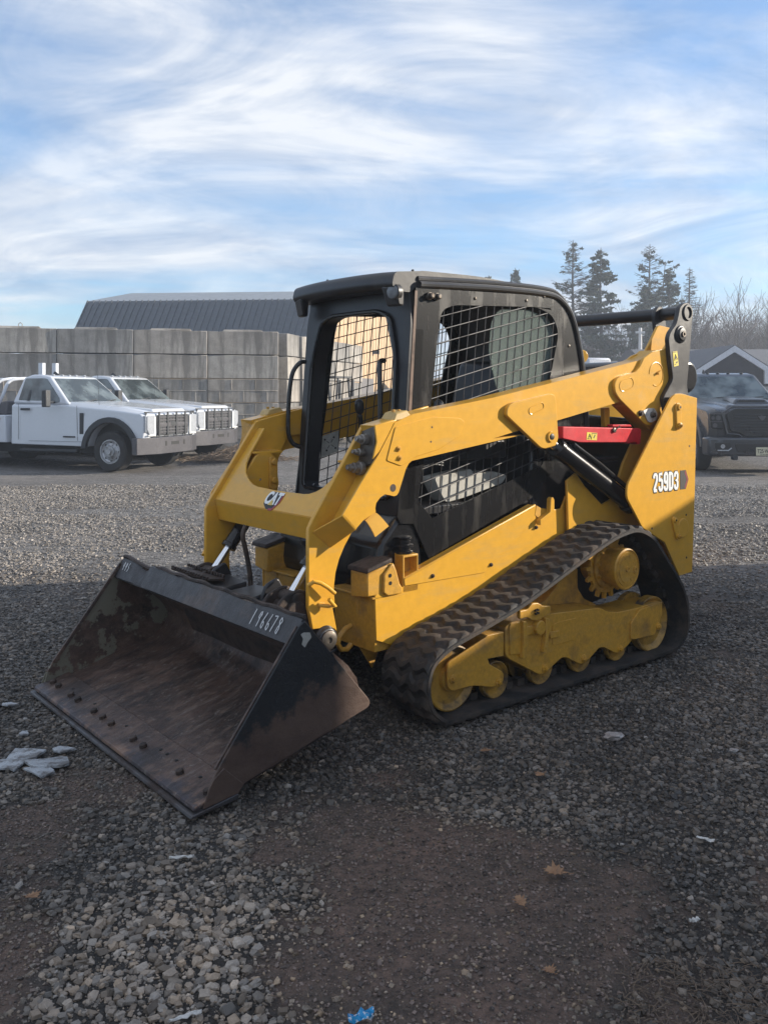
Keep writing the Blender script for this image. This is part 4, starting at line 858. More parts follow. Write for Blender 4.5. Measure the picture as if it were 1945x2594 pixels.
def height(x, y):
    r = np.exp(-((x * x + (y - 3) ** 2) / 500))
    h = (fbm(x * .9, y * .9, L3, 3) - .5) * .05 + (fbm(x * 5, y * 5, L1, 3) - .5) * .016 + (fbm(x * 20, y * 20, L2, 2) - .5) * .006
    far = np.clip((y - 8) / 12, 0, 1)
    k = np.clip((np.hypot(x - .2, y - 5.0) - .5) / 2.5, .15, 1)
    dip = -.085 * np.exp(-(((x + 6.2) / 3.6) ** 2 + ((y - 18.6) / 2.6) ** 2) ** 2)
    return dip + h * r * np.where((np.abs(x) < 30), 1, .5) * (1 - .5 * far) * k - .012
def axis(fine0, fine1, step, far0, far1, g=1.12):
    a = list(np.arange(fine0, fine1, step)); d = step; x = a[-1]
    while x < far1: d *= g; x += d; a.append(x)
    d = step; x = a[0]; lo = []
    while x > far0: d *= g; x -= d; lo.append(x)
    return np.array(lo[::-1] + a)
gx = axis(-3.2, 3.2, .022, -600, 600, 1.09); gy = axis(1.9, 7.5, .022, -40, 780, 1.07)
X, Y = np.meshgrid(gx, gy); Z = height(X, Y); S_ = soil(X, Y)
nx, ny = len(gx), len(gy)
co = np.stack([X, Y, Z], -1).reshape(-1, 3)
ii = (np.arange(ny - 1)[:, None] * nx + np.arange(nx - 1)[None]).ravel()
quads = np.stack([ii, ii + 1, ii + nx + 1, ii + nx], -1)
def np_mesh(name, co, faces, k):
    me = bpy.data.meshes.new(name); nf = len(faces)
    me.vertices.add(len(co)); me.vertices.foreach_set('co', co.astype(np.float32).ravel())
    me.loops.add(nf * k); me.loops.foreach_set('vertex_index', faces.astype(np.int32).ravel())
    me.polygons.add(nf); me.polygons.foreach_set('loop_start', (np.arange(nf) * k).astype(np.int32))
    try: me.polygons.foreach_set('loop_total', np.full(nf, k, np.int32))
    except Exception: pass
    me.update(calc_edges=True); me.validate(); me.polygons.foreach_set('use_smooth', [False] * len(me.polygons))
    o = bpy.data.objects.new(name, me); COL.objects.link(o); return o, me
g, me = np_mesh('ground', co, quads, 4)
me.polygons.foreach_set('use_smooth', [True] * len(me.polygons))
at_ = me.attributes.new('soil', 'FLOAT', 'POINT'); at_.data.foreach_set('value', S_.ravel().astype(np.float32))
g['kind'] = 'structure'
m, nt, b = newmat('gravel_yard')
tc = N(nt, 'ShaderNodeTexCoord')
def vor(scale, feature='F1', dist=None, rand=1):
    v = N(nt, 'ShaderNodeTexVoronoi', feature=feature); v.inputs['Scale'].default_value = scale; v.inputs['Randomness'].default_value = rand
    nt.links.new(tc.outputs['Object'], v.inputs['Vector']); return v
v1 = vor(48); v2 = vor(48, 'DISTANCE_TO_EDGE'); v3 = vor(150)
sv = N(nt, 'ShaderNodeSeparateColor'); nt.links.new(v1.outputs['Color'], sv.inputs[0])
stone = ramp(nt, sv.outputs[0], [(0, (.080, .077, .075)), (.45, (.175, .167, .160)), (.8, (.28, .265, .25)), (1, (.42, .40, .38))]).outputs[0]
gap = ramp(nt, v2.outputs['Distance'], [(0, .25), (.10, 1)]).outputs[0]
stone = mixc(nt, 1.0, stone, gap, 'MULTIPLY')
band = noise(nt, .55, 6, .62, (.35, 1.3, 1)); big = noise(nt, .16, 4, .6, (.5, 1.6, 1))
fine = noise(nt, 60, 6, .7)
dust = mixc(nt, ramp(nt, fine.outputs[0], [(.35, 0), (.7, 1)]).outputs[0], (.155, .145, .137), (.255, .24, .228))
stone = mixc(nt, ramp(nt, band.outputs[0], [(.44, 0), (.60, .85)]).outputs[0], stone, dust)
stone = mixc(nt, ramp(nt, big.outputs[0], [(.42, .0), (.62, .35)]).outputs[0], stone, (.07, .06, .055))
sp2 = ramp(nt, noise(nt, 7, 10, .78, (.5, 1.6, 1)).outputs[0], [(.36, .55), (.64, 1.5)]).outputs[0]
stone = mixc(nt, 1.0, stone, sp2, 'MULTIPLY')
soilc = mixc(nt, ramp(nt, noise(nt, 2.6, 8, .7).outputs[0], [(.36, 0), (.64, 1)]).outputs[0], (.145, .110, .088), (.26, .172, .132))
soilc = mixc(nt, ramp(nt, noise(nt, 26, 8, .75).outputs[0], [(.38, .75), (.58, 0)]).outputs[0], soilc, (.060, .048, .042))
soilc = mixc(nt, ramp(nt, noise(nt, 90, 4, .75).outputs[0], [(.60, 0), (.72, .6)]).outputs[0], soilc, (.20, .165, .14))
att = N(nt, 'ShaderNodeAttribute', attribute_name='soil')
sepp = N(nt, 'ShaderNodeSeparateXYZ'); nt.links.new(tc.outputs['Object'], sepp.inputs[0])
near = N(nt, 'ShaderNodeMapRange'); nt.links.new(sepp.outputs[1], near.inputs[0]); near.inputs[1].default_value = 6; near.inputs[2].default_value = 8; near.inputs[3].default_value = 1; near.inputs[4].default_value = 0
bed = mixc(nt, near.outputs[0], stone, mixc(nt, ramp(nt, fine.outputs[0], [(.3, 0), (.7, 1)]).outputs[0], (.028, .025, .023), (.085, .076, .068)))
nt.links.new(mixc(nt, att.outputs['Fac'], bed, soilc), b.inputs['Base Color'])
b.inputs['Roughness'].default_value = .8; b.inputs['Specular IOR Level'].default_value = .3
hh = N(nt, 'ShaderNodeMath', operation='MULTIPLY_ADD'); nt.links.new(v1.outputs['Distance'], hh.inputs[0]); hh.inputs[1].default_value = -1.2; nt.links.new(fine.outputs[0], hh.inputs[2])
n40 = noise(nt, 35, 8, .75); hs = N(nt, 'ShaderNodeMath', operation='MULTIPLY_ADD'); nt.links.new(n40.outputs[0], hs.inputs[0]); hs.inputs[1].default_value = 1.0; nt.links.new(hh.outputs[0], hs.inputs[2])
bump(nt, b, hs.outputs[0], 1.0, .018)
me.materials.append(m)

# loose stones: one object of many small rocks
def ico(jit, sub):
    bm = bmesh.new(); bmesh.ops.create_icosphere(bm, subdivisions=sub, radius=1) if sub else bmesh.ops.create_cone(bm, segments=4, radius1=1, radius2=0.3, depth=1.4, cap_ends=True)
    r_ = random.Random(jit)
    for v in bm.verts:
        v.co *= r_.uniform(.62, 1.15)
    bmesh.ops.triangulate(bm, faces=bm.faces); bm.verts.ensure_lookup_table()
    a = np.array([v.co[:] for v in bm.verts]); f = np.array([[v.index for v in fc.verts] for fc in bm.faces]); bm.free(); return a, f
def cube_rock(jit):
    bm = bmesh.new(); bmesh.ops.create_cube(bm, size=1.5); r_ = random.Random(jit)
    bmesh.ops.bevel(bm, geom=bm.edges[:] + bm.verts[:], offset=.28, segments=1, affect='EDGES')
    for v in bm.verts: v.co += Vector((r_.uniform(-.22, .22), r_.uniform(-.22, .22), r_.uniform(-.22, .22)))
    bmesh.ops.triangulate(bm, faces=bm.faces)
    a = np.array([v.co[:] for v in bm.verts]); f = np.array([[v.index for v in fc.verts] for fc in bm.faces]); bm.free(); return a, f
rs = np.random.RandomState(11)
def scatter(n, y0, y1, keep, size, temps, tint):
    y = np.sqrt(rs.rand(n) * (y1 ** 2 - y0 ** 2) + y0 ** 2); x = (rs.rand(n) * 2 - 1) * (.45 * y + .85)
    k = keep(x, y); x, y = x[k], y[k]; n = len(x); sz = size(x, y, n)
    z = height(x, y)
    vs, fs, ts = [], [], []; base = 0; tn = tint(x, y, n); which = rs.randint(0, len(temps), n)
    for t, (a, f) in enumerate(temps):
        id_ = np.where(which == t)[0]; m_ = len(id_)
        if not m_: continue
        ang = rs.rand(m_) * 2 * PI; tilt = rs.normal(0, .45, m_); sc = np.stack([rs.uniform(.8, 1.35, m_), rs.uniform(.7, 1.1, m_), rs.uniform(.45, .8, m_)], -1)
        p = a[None] * sc[:, None] * sz[id_][:, None, None]
        c, s_ = np.cos(tilt)[:, None], np.sin(tilt)[:, None]; py = p[..., 1] * c - p[..., 2] * s_; pz = p[..., 1] * s_ + p[..., 2] * c
        c, s_ = np.cos(ang)[:, None], np.sin(ang)[:, None]; px = p[..., 0] * c - py * s_; py = p[..., 0] * s_ + py * c
        P = np.stack([px + x[id_][:, None], py + y[id_][:, None], pz + (z[id_] + sz[id_] * rs.uniform(-.05, .45, m_))[:, None]], -1)
        vs.append(P.reshape(-1, 3)); fs.append((f[None] + (np.arange(m_) * len(a))[:, None, None] + base).reshape(-1, 3)); ts.append(np.repeat(tn[id_], len(a), 0)); base += m_ * len(a)
    return np.concatenate(vs), np.concatenate(fs), np.concatenate(ts)
def pale(x, y):      # pale limestone patches; sunlit ground beyond the shadow painted in as paler stones
    def blob(cx, cy, rx, ry): return np.exp(-(((x - cx) / rx) ** 2 + ((y - cy) / ry) ** 2))
    return np.clip(.10 + .75 * blob(-.62, 2.45, .50, .50) + .5 * blob(.15, 2.35, .35, .25) + .35 * blob(.35, 3.25, .5, .12) + .45 * blob(1.1, 2.25, .3, .2) + .25 * blob(-.2, 3.1, .5, .1) + np.clip((y - 6) / 2, 0, 1) * .75 + (fbm(x * 2, y * 2, L3, 3) - .5) * .7, 0, 1)
def tint(x, y, n):
    p = pale(x, y); base = .034 + rs.rand(n) ** 2.2 * .13 + p * (.06 + rs.rand(n) ** 1.1 * .24) + (rs.rand(n) > .985) * .16
    warm = (rs.uniform(.0, .22, n) + .06 * p) * np.clip((9 - y) / 4, .15, 1) + soil(x, y) * .12; base = base * np.where(y > 6, .92, 1)
    return np.stack([base * (1.07 + warm), base * .99, base * (.90 - warm * .8), np.ones(n)], -1)
def crumb_tint(x, y, n):
    t = tint(x, y, n); k = (soil(x, y) * .8 > rs.rand(n))[:, None]; f = rs.uniform(.35, 1.7, n)[:, None]
    return np.where(k, np.array([.135, .098, .080, 1]) * np.concatenate([f, f, f, np.ones((n, 1))], 1), t)
rocks = [cube_rock(i) for i in range(5)] + [ico(i + 20, 1) for i in range(4)]
small = [cube_rock(i + 60) for i in range(3)]
def small_ico(j):
    bm = bmesh.new(); bmesh.ops.create_cube(bm, size=1.5); r_ = random.Random(j)
    for v in bm.verts: v.co += Vector((r_.uniform(-.35, .35), r_.uniform(-.35, .35), r_.uniform(-.35, .35)))
    bmesh.ops.triangulate(bm, faces=bm.faces)
    a = np.array([v.co[:] for v in bm.verts]); f = np.array([[v.index for v in fc.verts] for fc in bm.faces]); bm.free(); return a, f
tiny = [small_ico(i) for i in range(6)]
def nearsize(x, y, n):
    s = .0052 + rs.rand(n) ** 2.2 * .0118; return s * (1 + .25 * pale(x, y)) * (1 - .35 * soil(x, y))
parts_ = [scatter(98000, 1.95, 6.6, lambda x, y: rs.rand(len(x)) > soil(x, y) * .93 + .02, nearsize, rocks, tint),
          scatter(115000, 1.95, 5.0, lambda x, y: rs.rand(len(x)) > .25 * (1 - soil(x, y)), lambda x, y, n: .0018 + rs.rand(n) ** 2.5 * .0045, tiny, crumb_tint),
          scatter(140000, 6.6, 15, lambda x, y: (fbm(x * .5, y * 1.2, L2, 3) + rs.normal(0, .1, len(x)) > .44), lambda x, y, n: .007 + rs.rand(n) ** 2 * .009, tiny, tint)]
off = 0; vv, ff, tt = [], [], []
for a, f, t in parts_: vv.append(a); ff.append(f + off); tt.append(t); off += len(a)
gr, me = np_mesh('gravel', np.concatenate(vv), np.concatenate(ff), 3)
ca = me.color_attributes.new('tint', 'FLOAT_COLOR', 'POINT'); ca.data.foreach_set('color', np.concatenate(tt).astype(np.float32).ravel())
tag(gr, 'loose grey crushed stone covering the yard around the track loader', 'gravel', kind='stuff')
m, nt, b = newmat('crushed_stone'); a_ = N(nt, 'ShaderNodeAttribute', attribute_name='tint')
c = mixc(nt, ramp(nt, noise(nt, 160, 3, .7).outputs[0], [(.35, 0), (.7, 1)]).outputs[0], a_.outputs['Color'], (.05, .042, .038))
nn = mixc(nt, .35, a_.outputs['Color'], c); nt.links.new(nn, b.inputs['Base Color']); b.inputs['Roughness'].default_value = .62
bump(nt, b, noise(nt, 220, 4, .7).outputs[0], .4, .002); me.materials.append(m)

def px(x, y, z=0):       # point on the level plane z seen at (x, y) of a 1659-wide picture, used only to look up where things stand
    t = (z - 1.52) / (-(y - 850) / 1935); return ((x - 829.5) / 1935 * t, t)
# ------------------------------------------------------------------ litter
M['leaf'] = paint('dry_oak_leaf', (.22, .115, .06), .7, (.30, .18, .10), (.4, .7), 40)
def leaf(x, y, sc, rot, label):
    b_ = B(); pts = []; lob = [(0, -1), (.12, -.62), (.42, -.55), (.30, -.30), (.75, -.15), (.40, .05), (.80, .45), (.30, .35), (.35, .75), (.08, .72), (0, 1.0)]
    full = lob + [(-a, c) for a, c in lob[-2:0:-1]]; r_ = random.Random(int(x * 1000))
    full = [(a * r_.uniform(.85, 1.15), c * r_.uniform(.9, 1.1)) for a, c in full]
    tri = tessellate_polygon([[Vector((a, c, 0)) for a, c in full]])
    f3 = lambda a, c, h: (a * sc, c * sc, h + abs(a) * sc * .35 + c * c * sc * .15)
    A_ = [b_.V(f3(a, c, .004)) for a, c in full]; Z_ = [b_.V(f3(a, c, .0052)) for a, c in full]
    for t in tri: b_.face([A_[i] for i in t]); b_.face([Z_[i] for i in reversed(t)])
    for i in range(len(full)): j = (i + 1) % len(full); b_.face([A_[i], A_[j], Z_[j], Z_[i]])
    b_.tube([(0, -sc, .006), (.05 * sc, -1.45 * sc, .012)], .0012, 5)
    o = b_.done('oak_leaf', 'leaf', None); o.location = (x, y, float(height(np.array([x]), np.array([y]))[0]) + .014); o.rotation_euler = (random.uniform(-.2, .2), random.uniform(-.2, .2), rot)
    tag(o, label, 'leaf', 'fallen oak leaves')
for (lx, ly, sc, ro, lab) in ((1200, 1872, .042, 1.1, 'large tan lobed oak leaf lying flat on the bare soil, lower right'), (1125, 1932, .030, .3, 'dull brown curled leaf just below the large tan oak leaf'),
    (1166, 1668, .026, 2.2, 'small tan leaf standing on edge on dark gravel in front of the track'), (1050, 1617, .028, 1.3, 'reddish brown leaf nearest the front end of the rubber track'),
    (72, 1925, .032, .8, 'dark brown leaf at the left edge of the picture'), (1190, 2085, .024, .4, 'pale shrivelled leaf near the bottom, right of the blue wrapper')):
    q = px(lx, ly, .02); leaf(q[0], q[1], sc, ro, lab)
M['wrap'] = paint('blue_foil', (.02, .28, .55), .25, (.6, .62, .65), (.52, .56), 60, bstr=.4)
def crumple(name, x, y, L, W, H, mat, label, cat, seed, rot=0, thick=.0015, group=None):
    r_ = random.Random(seed); b_ = B(); nx_, ny_ = 7, 5; top = []; bot = []
    for j in range(ny_):
        for i in range(nx_):
            a = (i / (nx_ - 1) - .5) * L + r_.uniform(-.1, .1) * L * .5; c = (j / (ny_ - 1) - .5) * W * (1 - .3 * abs(i / 3 - 1)) + r_.uniform(-.1, .1) * W; h = r_.uniform(.002, H)
            top.append(b_.V((a, c, h + thick))); bot.append(b_.V((a, c, h)))
    for j in range(ny_ - 1):
        for i in range(nx_ - 1):
            k = j * nx_ + i; b_.face([top[k], top[k + 1], top[k + nx_ + 1], top[k + nx_]]); b_.face([bot[k + nx_], bot[k + nx_ + 1], bot[k + 1], bot[k]])
    for e in ([(i, 0) for i in range(nx_)], [(i, ny_ - 1) for i in range(nx_)], [(0, j) for j in range(ny_)], [(nx_ - 1, j) for j in range(ny_)]):
        for (i0, j0), (i1, j1) in zip(e, e[1:]): k0, k1 = j0 * nx_ + i0, j1 * nx_ + i1; b_.face([top[k0], top[k1], bot[k1], bot[k0]])
    o = b_.done(name, mat, None, smooth=False); o.location = (x, y, float(height(np.array([x]), np.array([y]))[0]) + .010); o.rotation_euler = (0, 0, rot); tag(o, label, cat, group); return o
q = px(780, 2193, .02); crumple('candy_wrapper', q[0], q[1], .060, .036, .022, 'wrap', 'crumpled blue and silver sweet wrapper at the bottom edge', 'wrapper', 3, .2)
M['paper'] = paint('litter_white', (.55, .53, .50), .6, (.35, .32, .29), (.5, .7), 30)
for (lx, ly, L, W, ro, lab) in ((400, 2180, .075, .014, .5, 'white plastic scrap near the bottom left of the picture'), (1524, 1806, .055, .014, -.5, 'thin white scrap lying right of the large oak leaf'), (392, 1838, .075, .012, .1, 'pale splinter of wood below the corner of the bucket'), (1500, 1972, .03, .014, .2, 'small torn white paper bit on the soil at the right edge')):
    q = px(lx, ly, .02); crumple('litter_scrap', q[0], q[1], L, W, .012, 'paper', lab, 'litter', int(lx), ro)
M['ice'] = paint('dirty_ice', (.46, .48, .50), .22, (.16, .15, .145), (.45, .60), 22, bstr=.9)
r_ = random.Random(4)
ice = [(110, 1640, .085, 'largest jagged slab of dirty ice beside the bucket edge'), (45, 1625, .075, 'flat ice slab at the left edge beside the largest slab'), (95, 1658, .055, 'small ice piece in front of the largest slab'), (18, 1646, .05, 'ice piece cut by the left edge of the picture'), (52, 1578, .03, 'small white ice chip above the ice slabs'), (22, 1515, .028, 'lone ice chip farthest up at the left edge'), (135, 1612, .04, 'thin ice shard nearest the bucket cutting edge')]
for (lx, ly, sc, lab) in ice:
    q = px(lx, ly, .02); n = 8; po = [(sc * r_.uniform(.50, 1.3) * math.cos(2 * PI * (i + r_.uniform(-.3, .3)) / n) * 1.3, sc * r_.uniform(.5, 1.2) * math.sin(2 * PI * (i + r_.uniform(-.3, .3)) / n)) for i in range(n)]
    b_ = B(); b_.plate([(a_ * r_.uniform(.8, 1.1), c_ * r_.uniform(.8, 1.1)) for a_, c_ in po], 0, .008 + sc * .03, axis='z'); o = b_.done('ice_slab', 'ice', None, .0015, seg=1); o.location = (q[0], q[1], .0); o.rotation_euler = (r_.uniform(-.12, .12), r_.uniform(-.12, .12), 0); tag(o, lab, 'ice', 'melting ice by the bucket')
M['quartz'] = paint('pale_rock', (.30, .26, .24), .6, (.5, .48, .46), (.5, .6), 25, bstr=.6)
for (lx, ly, sc, lab) in ((1325, 1587, .045, 'large pinkish white rock on the dark gravel right of the track'), (1585, 1617, .02, 'small tan stone near the right edge')):
    q = px(lx, ly, .02); a, f = ico(9, 2); bm = bmesh.new(); vs = [bm.verts.new(Vector(p) * sc) for p in a]; [bm.faces.new([vs[i] for i in t]) for t in f]
    b_ = B(); b_.bm.free(); b_.bm = bm; o = b_.done('pale_rock', 'quartz', None, smooth=False); o.scale = (1.2, .7, .4); o.location = (q[0], q[1], .012); tag(o, lab, 'rock')
# dry twigs and straw litter at lower right: uncountable
b_ = B(); r_ = random.Random(8)
for i in range(330):
    if i < 260: cx, cy = px(r_.uniform(1340, 1659), r_.uniform(2060, 2212), .01)
    else: cx, cy = px(r_.uniform(600, 1500), r_.uniform(1820, 2180), .01)
    a = r_.uniform(0, PI); L = r_.uniform(.008, .035); z = float(height(np.array([cx]), np.array([cy]))[0]) + r_.uniform(.004, .022)
    b_.tube([(cx - math.cos(a) * L, cy - math.sin(a) * L, z), (cx, cy + r_.uniform(-.004, .004), z + .004), (cx + math.cos(a) * L, cy + math.sin(a) * L, z)], .0011, 4)
M['straw'] = paint('dry_straw', (.16, .115, .08), .8, (.09, .065, .05), (.45, .6), 30)
tag(b_.done('twig_litter', 'straw', None), 'dry twigs and stems scattered over the soil and gravel', 'twigs', kind='stuff')

# ------------------------------------------------------------------ concrete block wall
def concrete(name, col):
    m, nt, b = newmat(name); n1 = noise(nt, 1.1, 8, .7); n2 = noise(nt, 1.6, 7, .65, (2.2, 2.2, .28)); n3 = noise(nt, 16, 6, .7)
    c = mixc(nt, ramp(nt, n1.outputs[0], [(.35, 0), (.65, 1)]).outputs[0], [x * .68 for x in col], [x * 1.2 for x in col])
    c = mixc(nt, ramp(nt, n2.outputs[0], [(.45, 0), (.60, .8)]).outputs[0], c, [x * .40 for x in col])
    c = mixc(nt, ramp(nt, n3.outputs[0], [(.62, 0), (.72, .5)]).outputs[0], c, [min(1, x * 1.6) for x in col])
    nt.links.new(c, b.inputs['Base Color']); b.inputs['Roughness'].default_value = .9; bump(nt, b, n3.outputs[0], .6, .012); return m
CM = [concrete('concrete_a', (.40, .37, .33)), concrete('concrete_b', (.26, .25, .235)), concrete('concrete_c', (.34, .31, .275))]
WC = Vector((-2.835, 24.15, 0)); wd = Vector((-.971, -.238, 0)); wr = Vector((.28, .96, 0)).normalized()
rw = random.Random(12); ROW = .64
ordinal = ['bottom', 'second', 'third', 'fourth', 'top']
def block_mesh(L, name, small=False):
    b_ = B(); nseg = 6; pts = []
    # a box with slightly chipped long edges and a raised lug on top
    for i in range(nseg + 1):
        x = -L / 2 + L * i / nseg + .006 * (1 if i == 0 else -1 if i == nseg else 0); e = [rw.uniform(0, .022) for _ in range(4)]
        pts.append([b_.V((x, -.30 + e[0], .008)), b_.V((x, .30, .008)), b_.V((x, .30 - e[1], ROW - .006 - e[1])), b_.V((x, -.30 + e[2], ROW - .008 - e[3]))])
    for a, c in zip(pts, pts[1:]):
        for i in range(4): b_.face([a[i], a[(i + 1) % 4], c[(i + 1) % 4], c[i]])
    b_.face(pts[0]); b_.face(list(reversed(pts[-1])))
    return b_
idx = 0
LW = 1.89
names_ = ['at the corner', 'second from the corner', 'third from the corner', 'fourth from the corner', 'fifth from the corner', 'sixth from the corner']
for row in range(5):
    nrow = 6
    for k in range(nrow):
        half = row < 3 and row % 2 == 1
        c = WC + wd * (LW * (k + .5) - (0 if not half else 0)) + Vector((0, 0, row * ROW)) - Vector((wd.y, -wd.x, 0)) * 0 + Vector((.238, -.971, 0)) * (-.30 + rw.uniform(-.015, .015))
        b_ = block_mesh(LW, 'b'); 
        if row == 4:
            b_.hexa([(-.55, -.10, ROW - .01), (.55, -.10, ROW - .01), (.55, .10, ROW - .01), (-.55, .10, ROW - .01), (-.50, -.07, ROW + .045), (.50, -.07, ROW + .045), (.50, .07, ROW + .045), (-.50, .07, ROW + .045)])
        if row == 4 and k == 3: b_.tube([(.0, 0, ROW), (.0, 0, ROW + .10), (.04, 0, ROW + .14), (.09, 0, ROW + .10), (.09, 0, ROW)], .012, 6)
        if row < 3:    # lower rows are cast with a brick pattern: shallow grooves
            for gx_ in range(1, 6): b_.box((-LW / 2 + LW * gx_ / 6, -.3015 + .008, ROW * (.25 if gx_ % 2 else .75)), (.014, .022, ROW * .44))
            b_.box((0, -.3015 + .008, ROW * .5), (LW * .97, .022, .014))
        o = b_.done('concrete_block', CM[(row * 2 + k * 5 + rw.randint(0, 1)) % 3], None, .012, seg=1, ang=50); o.location = c; o.rotation_euler = (0, 0, math.atan2(.238, .971))
        tag(o, 'grey concrete block in the %s course of the front wall, %s' % (ordinal[row], names_[k]), 'concrete block', 'stacked concrete wall blocks')
nm2 = ['first behind the corner', 'second behind the corner', 'third behind the corner', 'fourth behind the corner', 'fifth behind the corner']
for row in range(5):
    for k in range(5):
        L = .9 if k == 0 else 1.35
        c = WC + wr * (.31 + (k * 1.42 + .45 if k else .45)) + Vector((0, 0, row * ROW)) + Vector((-.96, .28, 0)) * (.30 + rw.uniform(-.02, .02)) + wr * .3
        b_ = block_mesh(1.40 if k else .92, 'b'); o = b_.done('concrete_block', CM[(row + k * 2) % 3], None, .012, seg=1, ang=50); o.location = c; o.rotation_euler = (0, 0, math.atan2(.96, .28))
        tag(o, 'sunlit concrete block in the %s course of the return wall, %s' % (ordinal[row], nm2[k]), 'concrete block', 'stacked concrete wall blocks')
# straw heap by the wall
b_ = B(); r_ = random.Random(2)
for i in range(900):
    cx = r_.gauss(0, .55); cy = r_.gauss(0, .30); z = max(.0, .28 * math.exp(-(cx / .6) ** 2) * r_.random()); a = r_.uniform(0, PI); L = r_.uniform(.08, .25)
    b_.tube([(cx - math.cos(a) * L, cy - math.sin(a) * L, z), (cx + math.cos(a) * L, cy + math.sin(a) * L, z + r_.uniform(0, .10))], .006, 3)
M['strawpile'] = paint('straw_heap', (.30, .22, .15), .9, (.16, .12, .09), (.4, .6), 20)
o = b_.done('straw_heap', 'strawpile', None); o.location = (-3.35, 20.6, 0); tag(o, 'heap of dry straw and weeds on the ground at the foot of the wall', 'straw', kind='stuff')

# ------------------------------------------------------------------ barn with gambrel roof
M['metalroof'] = paint('ribbed_roof_metal', (.085, .10, .12), .5, (.13, .14, .15), (.5, .8), .6, metal=.2)
M['roofpale'] = paint('upper_roof_metal', (.24, .26, .28), .45, None, metal=.2)
M['tansiding'] = paint('tan_siding', (.52, .36, .215), .75, (.46, .33, .21), (.5, .8), .5, var=.05)
M['trimwhite'] = paint('white_trim', (.60, .60, .60), .6, None)
M['doorgrey'] = paint('grey_opening', (.16, .15, .15), .6, None)
bA = Vector((-2.75, 40, 0)); ld = Vector((-.994, .09, 0)); gd = Vector((.30, .954, 0)); GL = 11.5; LL = 11.95
barn = thing('gambrel_barn', 'long barn with dark ribbed roof and tan end wall behind the block wall', 'barn', bA)
prof = [(0, 3.0), (.15, 3.0), (2.0, 5.85), (GL / 2, 6.20), (GL - 2.0, 5.62), (GL - .15, 3.0), (GL, 3.0)]
def bp(s_, l, z): p = gd * s_ + ld * l; return (p.x, p.y, z)
b_ = B(); wallp = [(0.2, 0), (0.2, 3.05), (2.0, 5.78), (GL / 2, 6.5), (GL - 2.0, 5.78), (GL - .2, 3.05), (GL - .2, 0)]
for l0, l1 in ((0, .15), (LL - .15, LL)):
    a = [b_.V(bp(s_, l0, z)) for s_, z in wallp]; c = [b_.V(bp(s_, l1, z)) for s_, z in wallp]
    b_.face(a); b_.face(list(reversed(c)))
    for i in range(7): b_.face([a[i], a[(i + 1) % 7], c[(i + 1) % 7], c[i]])
b_.hexa([bp(.2, 0, 0), bp(.2, LL, 0), bp(.4, LL, 0), bp(.4, 0, 0), bp(.2, 0, 3.05), bp(.2, LL, 3.05), bp(.4, LL, 3.05), bp(.4, 0, 3.05)])
wl = b_.done('wall', 'tansiding', barn)
b_ = B()
for k in range(1, 22):
    s_ = .3 + (GL - .6) * k / 22; zt = np.interp(s_, [p[0] for p in wallp[1:6]], [p[1] for p in wallp[1:6]]) - .05
    b_.hexa([bp(s_ - .02, -.02, .1), bp(s_ - .02, .02, .1), bp(s_ + .02, .02, .1), bp(s_ + .02, -.02, .1), bp(s_ - .02, -.02, zt), bp(s_ - .02, .02, zt), bp(s_ + .02, .02, zt), bp(s_ + .02, -.02, zt)])
b_.done('siding_rib', 'tansiding', barn)
def slope(name, mat, s0, z0, s1, z1, l0=-.25, ribs=True):
    b_ = B(); dz = .10
    b_.hexa([bp(s0, l0, z0), bp(s0, LL + .25, z0), bp(s1, LL + .25, z1), bp(s1, l0, z1), bp(s0, l0, z0 + dz), bp(s0, LL + .25, z0 + dz), bp(s1, LL + .25, z1 + dz), bp(s1, l0, z1 + dz)])
    if ribs:
        k = 0
        while k * .30 < LL + .4:
            l = l0 + .05 + k * .30; h = .05
            b_.hexa([bp(s0, l, z0 + dz - .01), bp(s0, l + .05, z0 + dz - .01), bp(s1, l + .05, z1 + dz - .01), bp(s1, l, z1 + dz - .01), bp(s0 - .03, l, z0 + dz + h), bp(s0 - .03, l + .05, z0 + dz + h), bp(s1 - .03, l + .05, z1 + dz + h), bp(s1 - .03, l, z1 + dz + h)]); k += 1
    return b_.done(name, mat, barn)
slope('roof_lower_slope', 'metalroof', 0, 2.9, 2.0, 5.85); slope('roof_upper_slope', 'roofpale', 2.0, 5.86, GL / 2, 6.65, ribs=False)
slope('roof_upper_slope', 'roofpale', GL - 2.0, 5.86, GL / 2, 6.65, ribs=False); slope('roof_lower_slope', 'metalroof', GL, 2.9, GL - 2.0, 5.85, ribs=False)
for s_, w, z0, z1 in ((2.6, 1.0, 0, 1.9), (5.2, 2.0, 0, 2.3), (8.6, 1.6, .8, 1.8)):
    b_ = B(); b_.hexa([bp(s_, -.05, z0), bp(s_, .02, z0), bp(s_ + w, .02, z0), bp(s_ + w, -.05, z0), bp(s_, -.05, z1), bp(s_, .02, z1), bp(s_ + w, .02, z1), bp(s_ + w, -.05, z1)]); b_.done('door', 'doorgrey', barn)
for s_, z in ((4.2, 3.6), (7.2, 3.6)): b_ = B(); b_.hexa([bp(s_, -.30, z), bp(s_, 0, z), bp(s_ + .2, 0, z), bp(s_ + .2, -.30, z), bp(s_, -.30, z + .2), bp(s_, 0, z + .2), bp(s_ + .2, 0, z + .2), bp(s_ + .2, -.30, z + .2)]); b_.done('wall_lamp', 'trim', barn)
